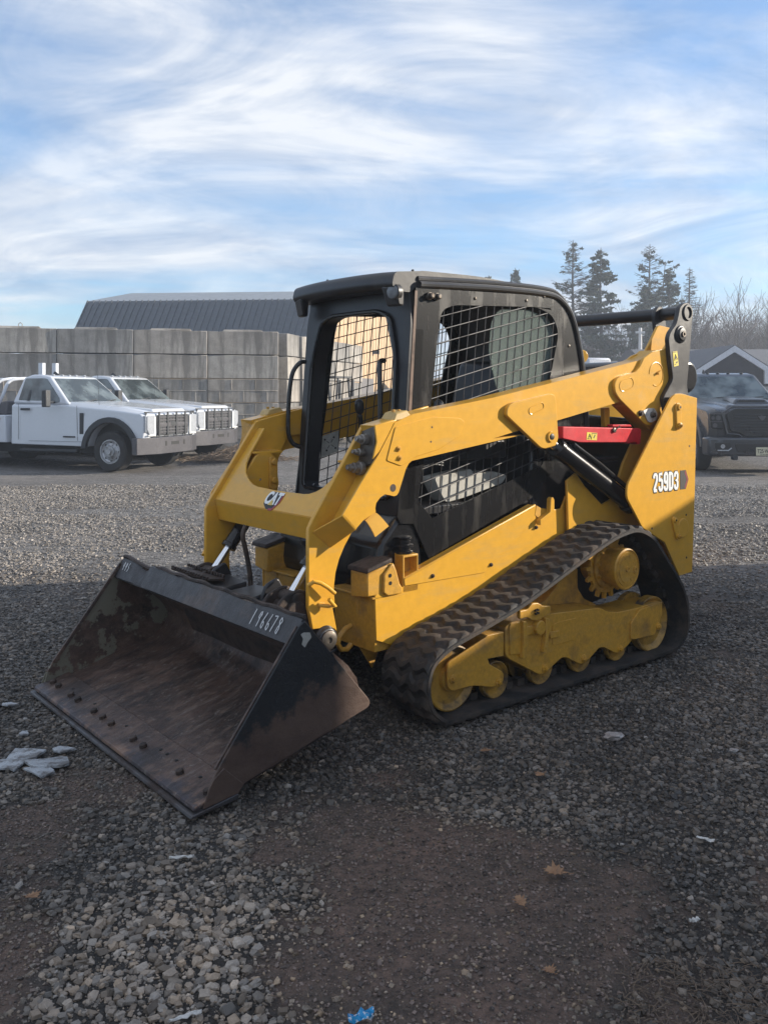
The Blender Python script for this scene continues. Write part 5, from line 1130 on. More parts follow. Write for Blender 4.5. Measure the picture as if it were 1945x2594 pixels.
# small plant standing in front of the barn end
fk = thing('fork_truck', 'small dark forklift by the tan barn wall, seen through the cab screens', 'forklift', (-1.55, 27.5, 0), 1.0)
b_ = B(); b_.hexa([(-.6, -.45, .35), (.6, -.45, .35), (.6, .45, .35), (-.6, .45, .35), (-.6, -.45, 1.1), (.5, -.4, .9), (.5, .4, .9), (-.6, .45, 1.1)]); b_.done('body', 'trim', fk, .05)
b_ = B()
for x, y in ((-.45, -.4), (-.45, .4), (.35, -.38), (.35, .38)): b_.cyl((x, y, 1.0), (x * .7, y, 2.0), .035, seg=8)
b_.box((-.06, 0, 2.02), (.9, .86, .06)); b_.done('overhead_guard', 'trim', fk, .01)
for x in (-.4, .4):
    for y in (-.42, .42): B().lathe((x, y - .08, .28), (0, 1, 0), [(.14, 0), (.28, .02), (.28, .14), (.14, .16)], 20).done('wheel', 'tyre', fk)
b_ = B(); b_.box((.68, -.25, 1.0), (.08, .08, 1.9)); b_.box((.68, .25, 1.0), (.08, .08, 1.9)); b_.box((.72, 0, .5), (.05, .7, .4)); b_.done('mast', 'trim', fk, .01)
for k, (x, y, w, h, mt, lab) in enumerate(((-.55, 30.5, 1.3, 1.25, 'doorgrey', 'grey waste skip in front of the tan barn wall'), (-2.25, 32.0, .9, 1.9, 'trimwhite', 'white box trailer parked beside the tan barn wall'))):
    t = thing('yard_container', lab, 'container', (x, y, 0), .3); b_ = B(); b_.hexa([(-w * .5, -w * .4, .2), (w * .5, -w * .4, .2), (w * .5, w * .4, .2), (-w * .5, w * .4, .2), (-w * .55, -w * .5, h), (w * .55, -w * .5, h), (w * .55, w * .5, h), (-w * .55, w * .5, h)]); b_.done('box', mt, t, .03)
    b_ = B()
    for i in range(5): b_.box((-w * .4 + i * w * .2, -w * .47, h * .55), (.05, .06, h * .7))
    b_.box((0, 0, .1), (w * .8, w * .6, .2)); b_.done('ribbing', mt, t)

# ------------------------------------------------------------------ pickup trucks
def wheel_t(par, x, y, r, w, out, dual=False):
    b_ = B(); b_.lathe((x, y - out * w / 2, r), (0, out, 0), [(r * .60, 0), (r * .92, 0), (r, .03), (r, w - .03), (r * .93, w - .004), (r * .66, w - .012), (r * .60, w - .03), (r * .60, w - .08)], 40)
    wt = b_.done('wheel', 'tyre', par, ang=30)
    b_ = B(); f = w / 2
    b_.lathe((x, y + out * (f - .10), r), (0, out, 0), [(r * .60, -.05), (r * .61, .085), (r * .56, .085), (r * .53, .05), (r * .46, .035), (r * .42, .05), (r * .28, .065), (r * .26, .10), (r * .13, .10), (r * .12, .14), (r * .05, .14)], 40)
    rim = b_.done('rim', 'rim', wt, ang=30)
    b_ = B()
    for k in range(8):
        a = 2 * PI * k / 8; c = Vector((x + r * .475 * math.cos(a), y + out * (f - .062), r + r * .475 * math.sin(a))); b_.cyl(c, c + Vector((0, out * .006, 0)), r * .055, seg=10)
    b_.done('hand_hole', 'ink', wt)
    b_ = B()
    for k in range(10):
        a = 2 * PI * k / 10; c = Vector((x + r * .33 * math.cos(a), y + out * (f - .045), r + r * .33 * math.sin(a))); b_.cyl(c, c + Vector((0, out * .03, 0)), r * .03, seg=8)
    b_.done('wheel_nut', 'rim', wt)
def fender_pts(cx, cz, r, a0, a1, n=12): return [(cx + r * math.cos(a0 + (a1 - a0) * k / n), cz + r * math.sin(a0 + (a1 - a0) * k / n)) for k in range(n + 1)]
def truck(name, label, loc, heading, bodymat, kind, cat='pickup truck', group=None):
    T_ = thing(name, label, cat, (loc[0], loc[1], loc[2] if len(loc) > 2 else 0), heading, group)
    crew = kind == 'crew'; rb = -3.35 if crew else -2.58; HW = .985
    hz = 1.20 if not crew else 1.22
    body = [(rb, .52), (-.62, .50)] + fender_pts(0, .42, .60, PI - .12, .12) + [(.70, .54), (.92, .60), (.98, .80), (.97, 1.10), (.93, hz - .02), (.80, hz + .03), (.10, 1.33), (-.72 if crew else -1.1, 1.40 if crew else 1.43), (rb, 1.43)]
    b_ = B()
    def yw(x, z, s):    # width narrows slightly towards nose and sill
        w = HW - .05 * max(0, min(1, (x - .2) / .8)) ** 2 - (.035 if z > 1.25 else 0) - (.02 if z < .6 else 0)
        return s * w
    loops = []
    def sh_(x, z):      # shoulders fall away towards the flanks
        z2 = z - .09 * max(0, min(1, (z - 1.05) / .30)); x2 = x - .10 * max(0, min(1, (x - .62) / .3)) if z > .58 else x
        return x2, z2
    for s_, f in ((-1, 1), (-1, .86), (1, .86), (1, 1)):
        if f == 1: loops.append([b_.V((sh_(x, z)[0], yw(x, z, s_), sh_(x, z)[1])) for x, z in body])
        else: loops.append([b_.V((x, yw(x, z, s_) * f, z)) for x, z in body])
    b_.face(loops[0]); b_.face(list(reversed(loops[-1]))); n = len(body)
    for l0, l1 in zip(loops, loops[1:]):
        for i in range(n): b_.face([l0[i], l0[(i + 1) % n], l1[(i + 1) % n], l1[i]])
    bd_ = b_.done('body', bodymat, T_, .045, seg=3)
    # raised bonnet
    b_ = B(); hb0 = -.70 if crew else -1.08; b_.hexa([(hb0, -.72, 1.38), (.88, -.62, hz), (.88, .62, hz), (hb0, .72, 1.38), (hb0 - .02, -.66, 1.435), (.78, -.55, hz + .085), (.78, .55, hz + .085), (hb0 - .02, .66, 1.435)])
    if crew: b_.hexa([(-.35, -.30, 1.42), (.55, -.38, 1.31), (.55, .38, 1.31), (-.35, .30, 1.42), (-.30, -.24, 1.47), (.45, -.28, 1.42), (.45, .28, 1.42), (-.30, .24, 1.47)])
    b_.done('bonnet', bodymat, T_, .03, seg=3)
    if crew: B().box((.48, 0, 1.375), (.06, .50, .035)).done('bonnet_scoop', 'darkgrille', T_)
    # greenhouse
    wdx = 0 if crew else -.42
    fx0, fx1, rx1 = -.62 + wdx, -1.30 + wdx, rb + .14
    lo, hi = HW - .045, .70; hi_ = hi
    zr = 1.965 if crew else 2.01
    b_ = B()
    ring = lambda x, z, w: [b_.V((x, -w, z)), b_.V((x, w, z))]
    secs = [((fx0, 1.36), lo), ((fx1, zr - .045), hi + .05), ((fx1 - .25, zr), hi), ((rx1 + .2, zr + .005), hi), ((rx1, zr - .06), hi + .04), ((rb, 1.40), lo)]
    a = [b_.V((p[0], -w, p[1])) for p, w in secs]; c = [b_.V((p[0], w, p[1])) for p, w in secs]
    b_.face(a); b_.face(list(reversed(c))); n = len(secs)
    for i in range(n): b_.face([a[i], a[(i + 1) % n], c[(i + 1) % n], c[i]])
    b_.done('cab_roof', bodymat, T_, .05, seg=3)
    # glass: panes lie a few millimetres proud of the tilted planes
    def sidepane(pts, s_, name='side_window'):
        b_ = B(); out = []
        for x, z in pts:
            t = (z - 1.36) / (zr - .045 - 1.36); w = lo + (hi + .045 - lo) * t; out.append((x, s_ * (w + .012), z, s_ * (w - .01)))
        A_ = [b_.V((p[0], p[1], p[2])) for p in out]; C_ = [b_.V((p[0], p[3], p[2])) for p in out]; b_.face(A_); b_.face(list(reversed(C_)))
        for i in range(len(A_)): j = (i + 1) % len(A_); b_.face([A_[i], A_[j], C_[j], C_[i]])
        return b_.done(name, 'vglass', T_)
    for s_ in (1, -1):
        xe = -1.98 if crew else -2.42
        zt = zr - .08; sidepane(rnd([(-.98 + wdx * .8, 1.42), (-1.00 + wdx * .8, 1.50), (-1.36 + wdx, zt - .02), (-1.42 + wdx, zt), (xe + .06, zt), (xe, 1.46), (-1.45 + wdx * .6, 1.45), (-1.20 + wdx * .7, 1.40)], .03), s_)
        if not crew: b_ = B(s_); b_.hexa([(-2.12, HW - .052, 1.45), (-2.18, HW - .052, 1.45), (-2.18, HW - .04, 1.45), (-2.12, HW - .04, 1.45), (-2.12, hi_ + .052, 1.88), (-2.18, hi_ + .052, 1.88), (-2.18, hi_ + .066, 1.88), (-2.12, hi_ + .066, 1.88)]); b_.done('window_post', 'trim', T_)
        if not crew: pass
        if crew: sidepane(rnd([(-2.06, 1.45), (-2.06, 1.89), (-2.95, 1.88), (-3.05, 1.45)], .04), s_)
        b_ = B(s_)
        b_.tube([(x, HW + .003, z) for x, z in [(-.62 if crew else -.80, .62), (-.64 if crew else -.82, 1.35)]], .004, 4); b_.tube([(x, HW - .002, z) for x, z in [(-1.98 if crew else -2.36, .62), (-1.98 if crew else -2.36, 1.38)]], .004, 4); b_.tube([(-.62, HW - .001, .60), (rb + .5, HW - .001, .60)], .004, 4); b_.done('door_gap', 'trim', T_)
        B(s_).box((-1.80 if crew else -2.16, HW + .02, 1.27), (.24, .035, .05)).done('door_handle', 'trim', T_, .012)
        b_ = B(s_); b_.plate(fender_pts(0, .42, .70, PI - .05, .10, 16) + fender_pts(0, .42, .585, .12, PI - .07, 16), HW - .05, HW + .035); b_.done('wheel_arch_flare', 'trim' if not crew else bodymat, T_, .012)
        b_ = B(s_); b_.plate(fender_pts(0, .42, .60, PI, 0, 14) + [(.6, .35), (-.6, .35)], HW - .30, HW - .27); b_.done('wheel_well', 'ink', T_)
        b_ = B(s_); b_.box((-.62 if crew else -.70, HW + .0, .98), (.10, .012, .44)); b_.done('side_vent', 'trim', T_, .02)
        if not crew: b_ = B(s_); b_.box((-1.02, HW - .002, .70), (.32, .010, .030)); b_.done('side_badge', 'darkgrille', T_, .003)
        # tow mirror
        b_ = B(s_); b_.box((-1.02 + wdx, HW + .20, 1.50), (.12, .16, .36)); b_.box((-1.02 + wdx, HW + .06, 1.42), (.06, .22, .05)); b_.done('door_mirror', 'trim' if (crew or s_ > 0 or True) else bodymat, T_, .035, seg=3)
    # windscreen
    b_ = B(); q = []
    d0, d1 = Vector((fx0, 0, 1.36)), Vector((fx1, 0, zr - .045)); up2 = (d1 - d0); nn_ = Vector((-up2.z, 0, up2.x)); nn_ = nn_.normalized() * (-1 if nn_.x < 0 else 1)
    for t, w in ((.10, lo - .08), (.93, hi - .02)):
        c = d0 + up2 * t
        for s_ in (-1, 1): q.append(c + Vector((0, s_ * w, 0)))
    b_.hexa([q[0] - nn_ * .01, q[1] - nn_ * .01, q[3] - nn_ * .01, q[2] - nn_ * .01] + [p + nn_ * .008 for p in (q[0], q[1], q[3], q[2])]); b_.done('windscreen', 'vglass', T_)
    b_ = B()
    for s_ in (.25, -.45): b_.tube([d0 + up2 * .08 + Vector((0, s_, 0)) + nn_ * .02, d0 + up2 * .16 + Vector((0, s_ + .5 * (1 if s_ < 0 else .9), 0)) + nn_ * .02], .008, 5)
    b_.done('wiper', 'trim', T_)
    for y in (-.5, -.22, 0, .22, .5): b_ = B(); b_.lathe((fx1 - .13, y, zr - .02), (0, 0, 1), [(.035, 0), (.035, .018), (.02, .03)], 12); b_.done('clearance_lamp', 'lamp' if not crew else 'trim', T_)
    b_ = B(); b_.hexa([(fx1 - .35, -.27, zr), (fx1 - .18, -.26, zr), (fx1 - .18, -.24, zr), (fx1 - .35, -.23, zr), (fx1 - .33, -.255, zr + .075), (fx1 - .29, -.255, zr + .075), (fx1 - .29, -.245, zr + .075), (fx1 - .33, -.245, zr + .075)]); b_.done('roof_antenna', 'trim', T_)
    # nose
    gf = .985
    if not crew:
        b_ = B(); b_.plate(rnd([(-.56, .74), (.56, .74), (.60, 1.16), (-.60, 1.16)], .05), gf, gf + .035, axis='u'); gr_ = b_.done('grille', 'trim', T_, .01)
        b_ = B()
        for k in range(6): b_.box((gf + .045, 0, .80 + k * .062), (.03, 1.0, .026))
        for k in range(9): b_.box((gf + .040, -.48 + k * .12, .95), (.02, .018, .36))
        b_.box((gf + .05, 0, .96), (.04, 1.08, .05)); b_.done('grille_bar', 'bumper', T_, .004)
        b_ = B(); b_.plate([(math.cos(t) * .115, .97 + math.sin(t) * .05) for t in [2 * PI * i / 24 for i in range(24)]], gf + .06, gf + .075, axis='u'); b_.done('nose_emblem', 'trim', T_, .004)
        for s_ in (1, -1):
            b_ = B(s_); b_.plate(rnd([(.62, .72), (.80, .74), (.90, .86), (.90, 1.15), (.62, 1.16)], .04), gf - .07, gf + .03, axis='u'); b_.box((gf - .09, .905, .98), (.16, .04, .34)); hl = b_.done('headlight', 'lamp', T_, .015)
            b_ = B(s_); b_.box((gf + .035, .64, .93), (.012, .04, .40)); b_.box((gf + .035, .75, .75), (.012, .22, .03)); b_.done('daylight_strip', 'white', T_)
        # steel replacement bumper with winglets
        b_ = B(); outl_ = [(.78, -1.08), (1.12, -.62), (1.12, .62), (.78, 1.08), (.62, 1.08), (.62, .9), (.95, .5), (.95, -.5), (.62, -.9), (.62, -1.08)]
        b_.plate(outl_, .36, .70, axis='z'); bm_ = b_.done('bumper', 'bumper', T_, .008)
        b_ = B()
        for y, w in ((0, .28), (-.33, .06), (.33, .06)): b_.box((1.1215, y, .57), (.006, w, .07 if w > .1 else .10))
        b_.done('bumper_slot', 'ink', T_)
        b_ = B()
        for y in (-.85, -.52, -.22, .10, .42, .72, .90):
            xx = 1.10 if abs(y) < .62 else 1.10 - (abs(y) - .62) * .74; b_.box((xx - .05, y, .96), (.035, .05, .54))
        b_.tube([(.86, -.90, 1.22), (1.05, -.62, 1.22), (1.05, .62, 1.22), (.86, .90, 1.22)], .012, 6); b_.tube([(.86, -.90, .72), (1.07, -.62, .72), (1.07, .62, .72), (.86, .90, .72)], .012, 6)
        b_.done('grille_guard', 'trim', T_, .004)
    else:
        b_ = B(); b_.plate(rnd([(-.58, .80), (-.40, .78), (-.30, .70), (.30, .70), (.40, .78), (.58, .80), (.66, 1.14), (.50, 1.24), (-.50, 1.24), (-.66, 1.14)], .05), gf - .01, gf + .045, axis='u'); b_.done('grille', 'darkgrille', T_, .012)
        b_ = B()
        for k in range(7): b_.box((gf + .05, 0, .80 + k * .055), (.02, 1.06 if k > 0 else .6, .018))
        b_.done('grille_bar', 'trim', T_, .003)
        b_ = B(); pp_ = [(-.64, .76), (-.42, .74), (-.32, .665), (.32, .665), (.42, .74), (.64, .76), (.73, 1.15), (.54, 1.275), (-.54, 1.275), (-.73, 1.15)]
        b_.tube([(gf + .02, y, z) for y, z in pp_ + [pp_[0]]], .022, 8); b_.done('grille_surround', bodymat, T_)
        b_ = B(); b_.plate(rnd([(-.06, 1.07), (-.03, 1.03), (0, 1.01), (.03, 1.03), (.06, 1.07), (.07, 1.10), (.03, 1.095), (0, 1.11), (-.03, 1.095), (-.07, 1.10)], .005), gf + .05, gf + .07, axis='u'); b_.done('nose_emblem', 'bumper', T_, .004)
        for s_ in (1, -1):
            b_ = B(s_); b_.plate(rnd([(.70, .84), (.93, .86), (.955, 1.16), (.72, 1.18)], .03), gf - .08, gf + .02, axis='u'); b_.done('headlight', 'darkgrille', T_, .015)
            b_ = B(s_); b_.box((gf + .025, .83, 1.14), (.02, .22, .022)); b_.box((gf + .025, .83, .99), (.02, .22, .012)); b_.cyl((gf + .015, .80, 1.06), (gf + .03, .80, 1.06), .045, seg=16); b_.cyl((gf + .015, .90, 1.06), (gf + .03, .90, 1.06), .03, seg=16); b_.cyl((gf + .015, .86, .92), (gf + .03, .86, .92), .04, seg=16); b_.done('headlight_unit', 'bumper', T_)
            b_ = B(s_); b_.plate(rnd([(.60, .44), (.90, .46), (.92, .60), (.62, .60)], .03), 1.125, 1.140, axis='u'); b_.done('fog_recess', 'darkgrille', T_)
            b_ = B(s_); b_.tube([(1.145, .60, .50), (1.15, .66, .455), (1.15, .86, .455)], .012, 6); b_.cyl((1.135, .76, .53), (1.15, .76, .53), .04, seg=16); b_.done('fog_lamp', 'rim', T_)
            b_ = B(s_); b_.box((1.06, .52, .33), (.14, .10, .12)); b_.done('tow_hook', 'trim', T_, .02)
        b_ = B(); b_.plate([(.70, -1.02), (.98, -.98), (1.13, -.80), (1.15, .0), (1.13, .80), (.98, .98), (.70, 1.02)], .34, .70, axis='z'); b_.done('bumper', bodymat, T_, .05, seg=3)
        b_ = B(); b_.plate(rnd([(-.50, .42), (.50, .42), (.54, .58), (-.54, .58)], .04), 1.14, 1.158, axis='u'); b_.done('air_intake', 'darkgrille', T_, .005)
        b_ = B(); b_.plate(rnd([(-.155, .36), (.155, .36), (.155, .515), (-.155, .515)], .012), 1.158, 1.166, axis='u'); pl_ = b_.done('licence_plate', 'plate', T_)
        text_mesh('plate_letters', 'T25·WU', .105, 'ink', T_, ((1.1675, 0, .440), (0, 1, 0), (0, 0, 1), (1, 0, 0)), .0008, offset=.001, sx=.72)
        text_mesh('plate_small_text', 'Garden State', .032, 'ink', T_, ((1.1675, 0, .380), (0, 1, 0), (0, 0, 1), (1, 0, 0)), .0005)
    B().box((rb / 2 - .3, 0, .42), (abs(rb) + 1.2, 1.1, .20)).done('frame_rail', 'ink', T_, .02)
    B().box((-1.6, HW - .10, .40), (1.5, .16, .06)).done('running_board', 'trim', T_, .02); B().box((-1.6, -HW + .10, .40), (1.5, .16, .06)).done('running_board', 'trim', T_, .02)
    if not crew:      # short front overhang of the cab chassis trucks
        for ch in list(T_.children):
            for v in ch.data.vertices:
                if v.co.x > .70: v.co.x = .70 + (v.co.x - .70) * .52
    for s_ in (1, -1): wheel_t(T_, 0, s_ * (HW - .14), .41, .28, s_)
    for s_ in (1, -1): wheel_t(T_, rb - 1.35 if not crew else -3.9, s_ * (HW - .12), .41, .34, s_)
    if not crew:    # white flat body with rack tubes
        b_ = B(); b_.hexa([(rb - .08, -1.02, .55), (rb - 3.0, -1.02, .55), (rb - 3.0, 1.02, .55), (rb - .08, 1.02, .55), (rb - .12, -1.02, 1.14), (rb - 3.0, -1.02, 1.14), (rb - 3.0, 1.02, 1.14), (rb - .12, 1.02, 1.14)]); b_.done('service_body', bodymat, T_, .02)
        for s_ in (1, -1): b_ = B(s_); b_.lathe((rb - .28, 1.02, 1.06), (0, 1, 0), [(.035, 0), (.035, .012), (.02, .02)], 14); b_.done('side_marker', 'amber', T_)
        b_ = B()
        for s_ in (1, -1):
            for off in (0, .28):
                b_.tube(catmull([(rb - .55 - off * 1.0, s_ * .92, 1.14), (rb - .30 - off, s_ * .90, 1.55), (rb - .22 - off, s_ * .80, 1.85), (rb - .12 - off, s_ * .55, 1.93), (rb - .12 - off, 0, 1.93)], 5, False), .035, 8)
            b_.box((rb - .75, s_ * .80, 1.75), (.12, .10, 1.15))
        b_.done('rack', bodymat, T_)
        b_ = B(); b_.hexa([(rb - .3, -.8, 1.14), (rb - 1.2, -.8, 1.14), (rb - 1.2, .8, 1.14), (rb - .3, .8, 1.14), (rb - .35, -.7, 1.45), (rb - 1.1, -.7, 1.35), (rb - 1.1, .7, 1.35), (rb - .35, .7, 1.45)]); b_.done('tow_gear', 'bumper', T_, .04)
        B().tube([(-.30, -HW + .06, 1.36), (-.34, -HW + .06, 2.0)], .004, 5).done('aerial', 'trim', T_)
    else:
        b_ = B(); b_.hexa([(rb - .03, -.98, .55), (rb - 2.0, -.98, .55), (rb - 2.0, .98, .55), (rb - .03, .98, .55), (rb - .03, -.96, 1.42), (rb - 2.0, -.96, 1.40), (rb - 2.0, .96, 1.40), (rb - .03, .96, 1.42)]); b_.done('cargo_bed', bodymat, T_, .03)
    return T_
HD = R(-21)
hv = Vector((math.cos(HD), math.sin(HD), 0)); rv = Vector((hv.y, -hv.x, 0))
w1 = Vector((-5.61, 18.3, -.08)) + rv * -.985
truck('pickup_truck', 'nearer white regular cab pickup with grey steel bumper, cut by the left edge', w1, HD, 'wtruck', 'reg', group='white trucks parked by the block wall')
w2 = w1 + Vector((.50, 2.55, .03))
truck('pickup_truck', 'farther white pickup, mostly hidden behind the nearer white truck, closest to the block wall', w2, HD, 'wtruck', 'reg', group='white trucks parked by the block wall')
truck('pickup_truck', 'dark grey crew cab pickup facing the camera in front of the gabled house', (7.15, 17.9), R(-92), 'gtruck', 'crew')

# ------------------------------------------------------------------ house at the right
M['shingle'] = paint('grey_shingles', (.10, .105, .12), .85, (.14, .14, .15), (.45, .7), 6, bstr=.5)
M['darksiding'] = paint('dark_siding', (.022, .022, .034), .8, None)
M['fascia'] = paint('grey_white_fascia', (.55, .57, .62), .6, None)
hs = thing('gabled_house', 'low house with grey shingle roof and pale trimmed dark gable behind the grey pickup', 'house', (14.0, 36, 0))
b_ = B(); b_.box((3.6, 4, 1.1), (12.6, 8, 2.2)); b_.done('wall', 'fascia', hs)
b_ = B(); b_.hexa([(-3.1, -.6, 2.15), (10.5, -.6, 2.15), (10.5, 8.6, 2.15), (-3.1, 8.6, 2.15), (-3.1, 3.6, 3.48), (10.5, 3.6, 3.48), (10.5, 4.4, 3.48), (-3.1, 4.4, 3.48)]); b_.done('roof', 'shingle', hs)
gx0, gzx, gh = .17, 3.52, 1.9
b_ = B(); b_.plate([(-2.2, 2.2), (-.57, 3.26), (1.1, 2.2), (1.1, 1.8), (-2.2, 1.8)], -1.6, -1.45)
b_.done('gable_wall', 'darksiding', hs)
b_ = B()
for s_ in (1, -1):
    b_.plate([(-.57, 3.36), (-.57 + s_ * 1.85, 2.18), (-.57 + s_ * 1.85, 1.9), (-.57 + s_ * 1.15, 1.9), (-.57 + s_ * 1.15, 2.40), (-.57, 3.12)], -1.72, -1.60)
b_.done('gable_trim', 'fascia', hs)
b_ = B(); b_.hexa([(-2.45, -1.7, 2.16), (-.57, -1.7, 3.34), (-.57, 3.2, 3.34), (-2.45, 3.2, 2.16), (-2.45, -1.7, 2.22), (-.57, -1.7, 3.40), (-.57, 3.2, 3.40), (-2.45, 3.2, 2.22)])
b_.hexa([(1.31, -1.7, 2.16), (-.57, -1.7, 3.34), (-.57, 3.2, 3.34), (1.31, 3.2, 2.16), (1.31, -1.7, 2.22), (-.57, -1.7, 3.40), (-.57, 3.2, 3.40), (1.31, 3.2, 2.22)]); b_.done('gable_roof', 'shingle', hs)
sh = thing('low_shed', 'long low shed with a grey shingle roof seen between the loader arm and the house', 'shed', (8.6, 47, 0))
b_ = B(); b_.box((0, 2, 1.1), (9, 5, 2.2)); b_.done('wall', 'darksiding', sh); b_ = B(); b_.hexa([(-5, -.8, 2.1), (5, -.8, 2.1), (5, 4.9, 2.1), (-5, 4.9, 2.1), (-5, 1.7, 3.3), (5, 1.7, 3.3), (5, 2.3, 3.3), (-5, 2.3, 3.3)]); b_.done('roof', 'shingle', sh)
# yard clutter behind the loader
pl = thing('utility_post', 'white post standing in the brush behind the loader', 'post', (14.3, 50, 0)); B().cyl((0, 0, 0), (0, 0, 5.2), .11, .09, seg=12).done('pole', 'trimwhite', pl); B().box((0, 0, 4.95), (.5, .12, .12)).done('cross_arm', 'trimwhite', pl)
att_ = thing('yellow_lift_attachment', 'yellow steel attachment with round pin holes parked behind the loader cab', 'attachment', (2.06, 7.85, 0), R(20))
b_ = B(); b_.plate(rnd([(-.30, 0), (-.30, 1.66), (-.24, 1.79), (-.02, 1.80), (.16, 1.76), (.42, 1.62), (.42, 0)], .05), 0, .05, holes=[circ(-.19, 1.66, .032, 16)]); b_.box((.1, .3, .6), (.5, .6, 1.0)); b_.done('side_plate', 'yellow', att_, .005)
b_ = B(); b_.cyl((-.40, -.05, 1.84), (-.40, .10, 1.84), .055, seg=24); b_.box((-.38, .03, 1.60), (.07, .05, .42)); b_.done('eye_bracket', 'yellow', att_, .005)
b_ = B(); b_.cyl((-.19, -.04, 1.66), (-.19, .02, 1.66), .045, seg=20); b_.cyl((.02, -.02, 1.69), (.02, .02, 1.69), .018, seg=12); b_.cyl((.12, -.02, 1.67), (.12, .02, 1.67), .018, seg=12); b_.done('pin', 'steel', att_)
for k, (x, y, w, h) in enumerate(((6.0, 26, .9, 2.55), (8.9, 30, .8, 2.45))):
    t = thing('equipment_cab', ['grey machine hood standing in the yard, seen just right of the loader cab', 'smaller grey machine hood farther right beyond the loader arm'][k], 'machinery', (x, y, 0), .4)
    b_ = B(); b_.hexa([(-w / 2, -w / 2, .4), (w / 2, -w / 2, .4), (w / 2, w / 2, .4), (-w / 2, w / 2, .4), (-w * .4, -w * .4, h), (w * .5, -w * .4, h), (w * .5, w * .4, h), (-w * .4, w * .4, h)]); b_.done('hood', 'fascia', t, .06)
    b_ = B(); b_.box((0, 0, .22), (w * 1.4, w * 1.2, .4)); b_.done('undercarriage', 'trim', t, .05)
    B().box((.05, -w / 2 + .02, h * .7), (w * .5, .04, h * .25)).done('vent', 'darkgrille', t)

# ------------------------------------------------------------------ trees
M['bark'] = paint('grey_bark', (.13, .115, .105), .95, (.08, .07, .065), (.45, .6), 2)
M['needle'] = paint('spruce_needles', (.045, .065, .040), .9, (.075, .085, .05), (.45, .6), 1.5)
M['twig'] = paint('winter_twigs', (.20, .165, .145), .95, (.13, .11, .10), (.45, .6), .6)
def conifer(name, label, x, y, H, Wd, dense, seed, group='conifers on the skyline', start=.12, droop=.25, tops=1):
    T_ = thing(name, label, 'tree', (x, y, 0), 0, group); r_ = random.Random(seed); sparse = dense < .3
    b_ = B(); b_.tube([(0, 0, 0), (.05, 0, H * .4), (-.04, .05, H * .75), (0, 0, H)], [.20, .15, .08, .02], 7)
    if tops > 1: b_.tube([(0, 0, H * .45), (.9, .1, H * .62), (1.2, .1, H * .9)], [.09, .06, .015], 6)
    c_ = B(); nb2 = int(H * (13 if dense > .3 else 12))
    for k in range(nb2):
        f = start + (.985 - start) * ((k + r_.random()) / nb2) ** .85; z = H * f; L = Wd * (1 - f) ** .65 * r_.uniform(.5, 1.1) * .85 + .05; a = r_.uniform(0, 2 * PI)
        ox = 0
        if tops > 1 and .55 < f < .88 and r_.random() < .45: ox = 1.2 * (f - .45) / .45
        up0 = r_.uniform(-.1, .25) + (f - .5) * .5 + (.25 if sparse and start < .5 else 0); pts = []
        for i in range(5):
            t = i / 4; pts.append(Vector((ox + math.cos(a) * L * t, math.sin(a) * L * t, z + L * (up0 * t - droop * t * t * 1.2 + .25 * t ** 3))))
        b_.tube(pts, [.035 * (1 - f) + .018, .025, .018, .014, .008], 3)
        for i in range(int(3 + L * (8 if sparse and start < .5 else 5))):     # side twigs
            t = r_.uniform(.2, 1); p = pts[min(3, int(t * 4))].lerp(pts[min(4, int(t * 4) + 1)], (t * 4) % 1); sd_ = r_.choice((-1, 1)); l2 = L * .30 * (1.2 - t) + .10
            q_ = p + Vector((-math.sin(a) * sd_ * l2 + math.cos(a) * l2 * .6, math.cos(a) * sd_ * l2 + math.sin(a) * l2 * .6, -droop * l2 * .8)); b_.tube([p, q_], [.016, .009] if sparse else [.010, .006], 3)
            if r_.random() < dense * min(1, (1 - f) * 4 + .25):
                for j in range(8):
                    m_ = p.lerp(q_, r_.random()) + Vector((r_.gauss(0, .05), r_.gauss(0, .05), r_.gauss(0, .04))); n1 = Vector((r_.gauss(0, 1), r_.gauss(0, 1), r_.gauss(0, .5))).normalized() * .16; n2 = Vector((r_.gauss(0, 1), r_.gauss(0, 1), -1)).normalized() * r_.uniform(.10, .24)
                    c_.face([c_.V(m_ - n1), c_.V(m_ + n1), c_.V(m_ + n2)])
    b_.done('trunk', 'bark', T_, smooth=False)
    if dense > 0: c_.done('crown', 'needle', T_, smooth=False)
    return T_
def at_px(x, Y): return (x - 829.5) / 1935 * Y
YT = 68
conifer('conifer', 'tall sparse nearly bare larch like conifer, leftmost of the two trees right of the cab', at_px(1238, YT), YT, 13.2, 4.3, .06, 1)
conifer('conifer', 'dense dark spruce standing right beside the tall sparse conifer', at_px(1298, YT - 2), YT - 2, 12.3, 3.4, .75, 2)
conifer('conifer', 'tall conifer with twin bare tops and green lower branches above the cross tube', at_px(1404, YT), YT, 12.9, 4.2, .10, 3, tops=2)
conifer('conifer', 'bushy green conifer at the foot of the twin topped tree', at_px(1396, YT - 3), YT - 3, 9.4, 3.4, .75, 4, droop=.1)
conifer('conifer', 'narrow pointed spruce right of the twin topped tree', at_px(1447, YT - 1), YT - 1, 10.9, 2.4, .6, 5)
conifer('conifer', 'thin dead spire with few bare branches, rightmost conifer', at_px(1490, YT + 2), YT + 2, 11.4, 2.4, 0, 6, start=.5)
conifer('conifer', 'small dark treetop peeking over the middle of the cab roof', at_px(1113, 78), 78, 12.5, 2.0, .8, 7)
conifer('conifer', 'tiny treetop left of the other one over the cab roof', at_px(1056, 82), 82, 12.4, 1.6, .8, 8)
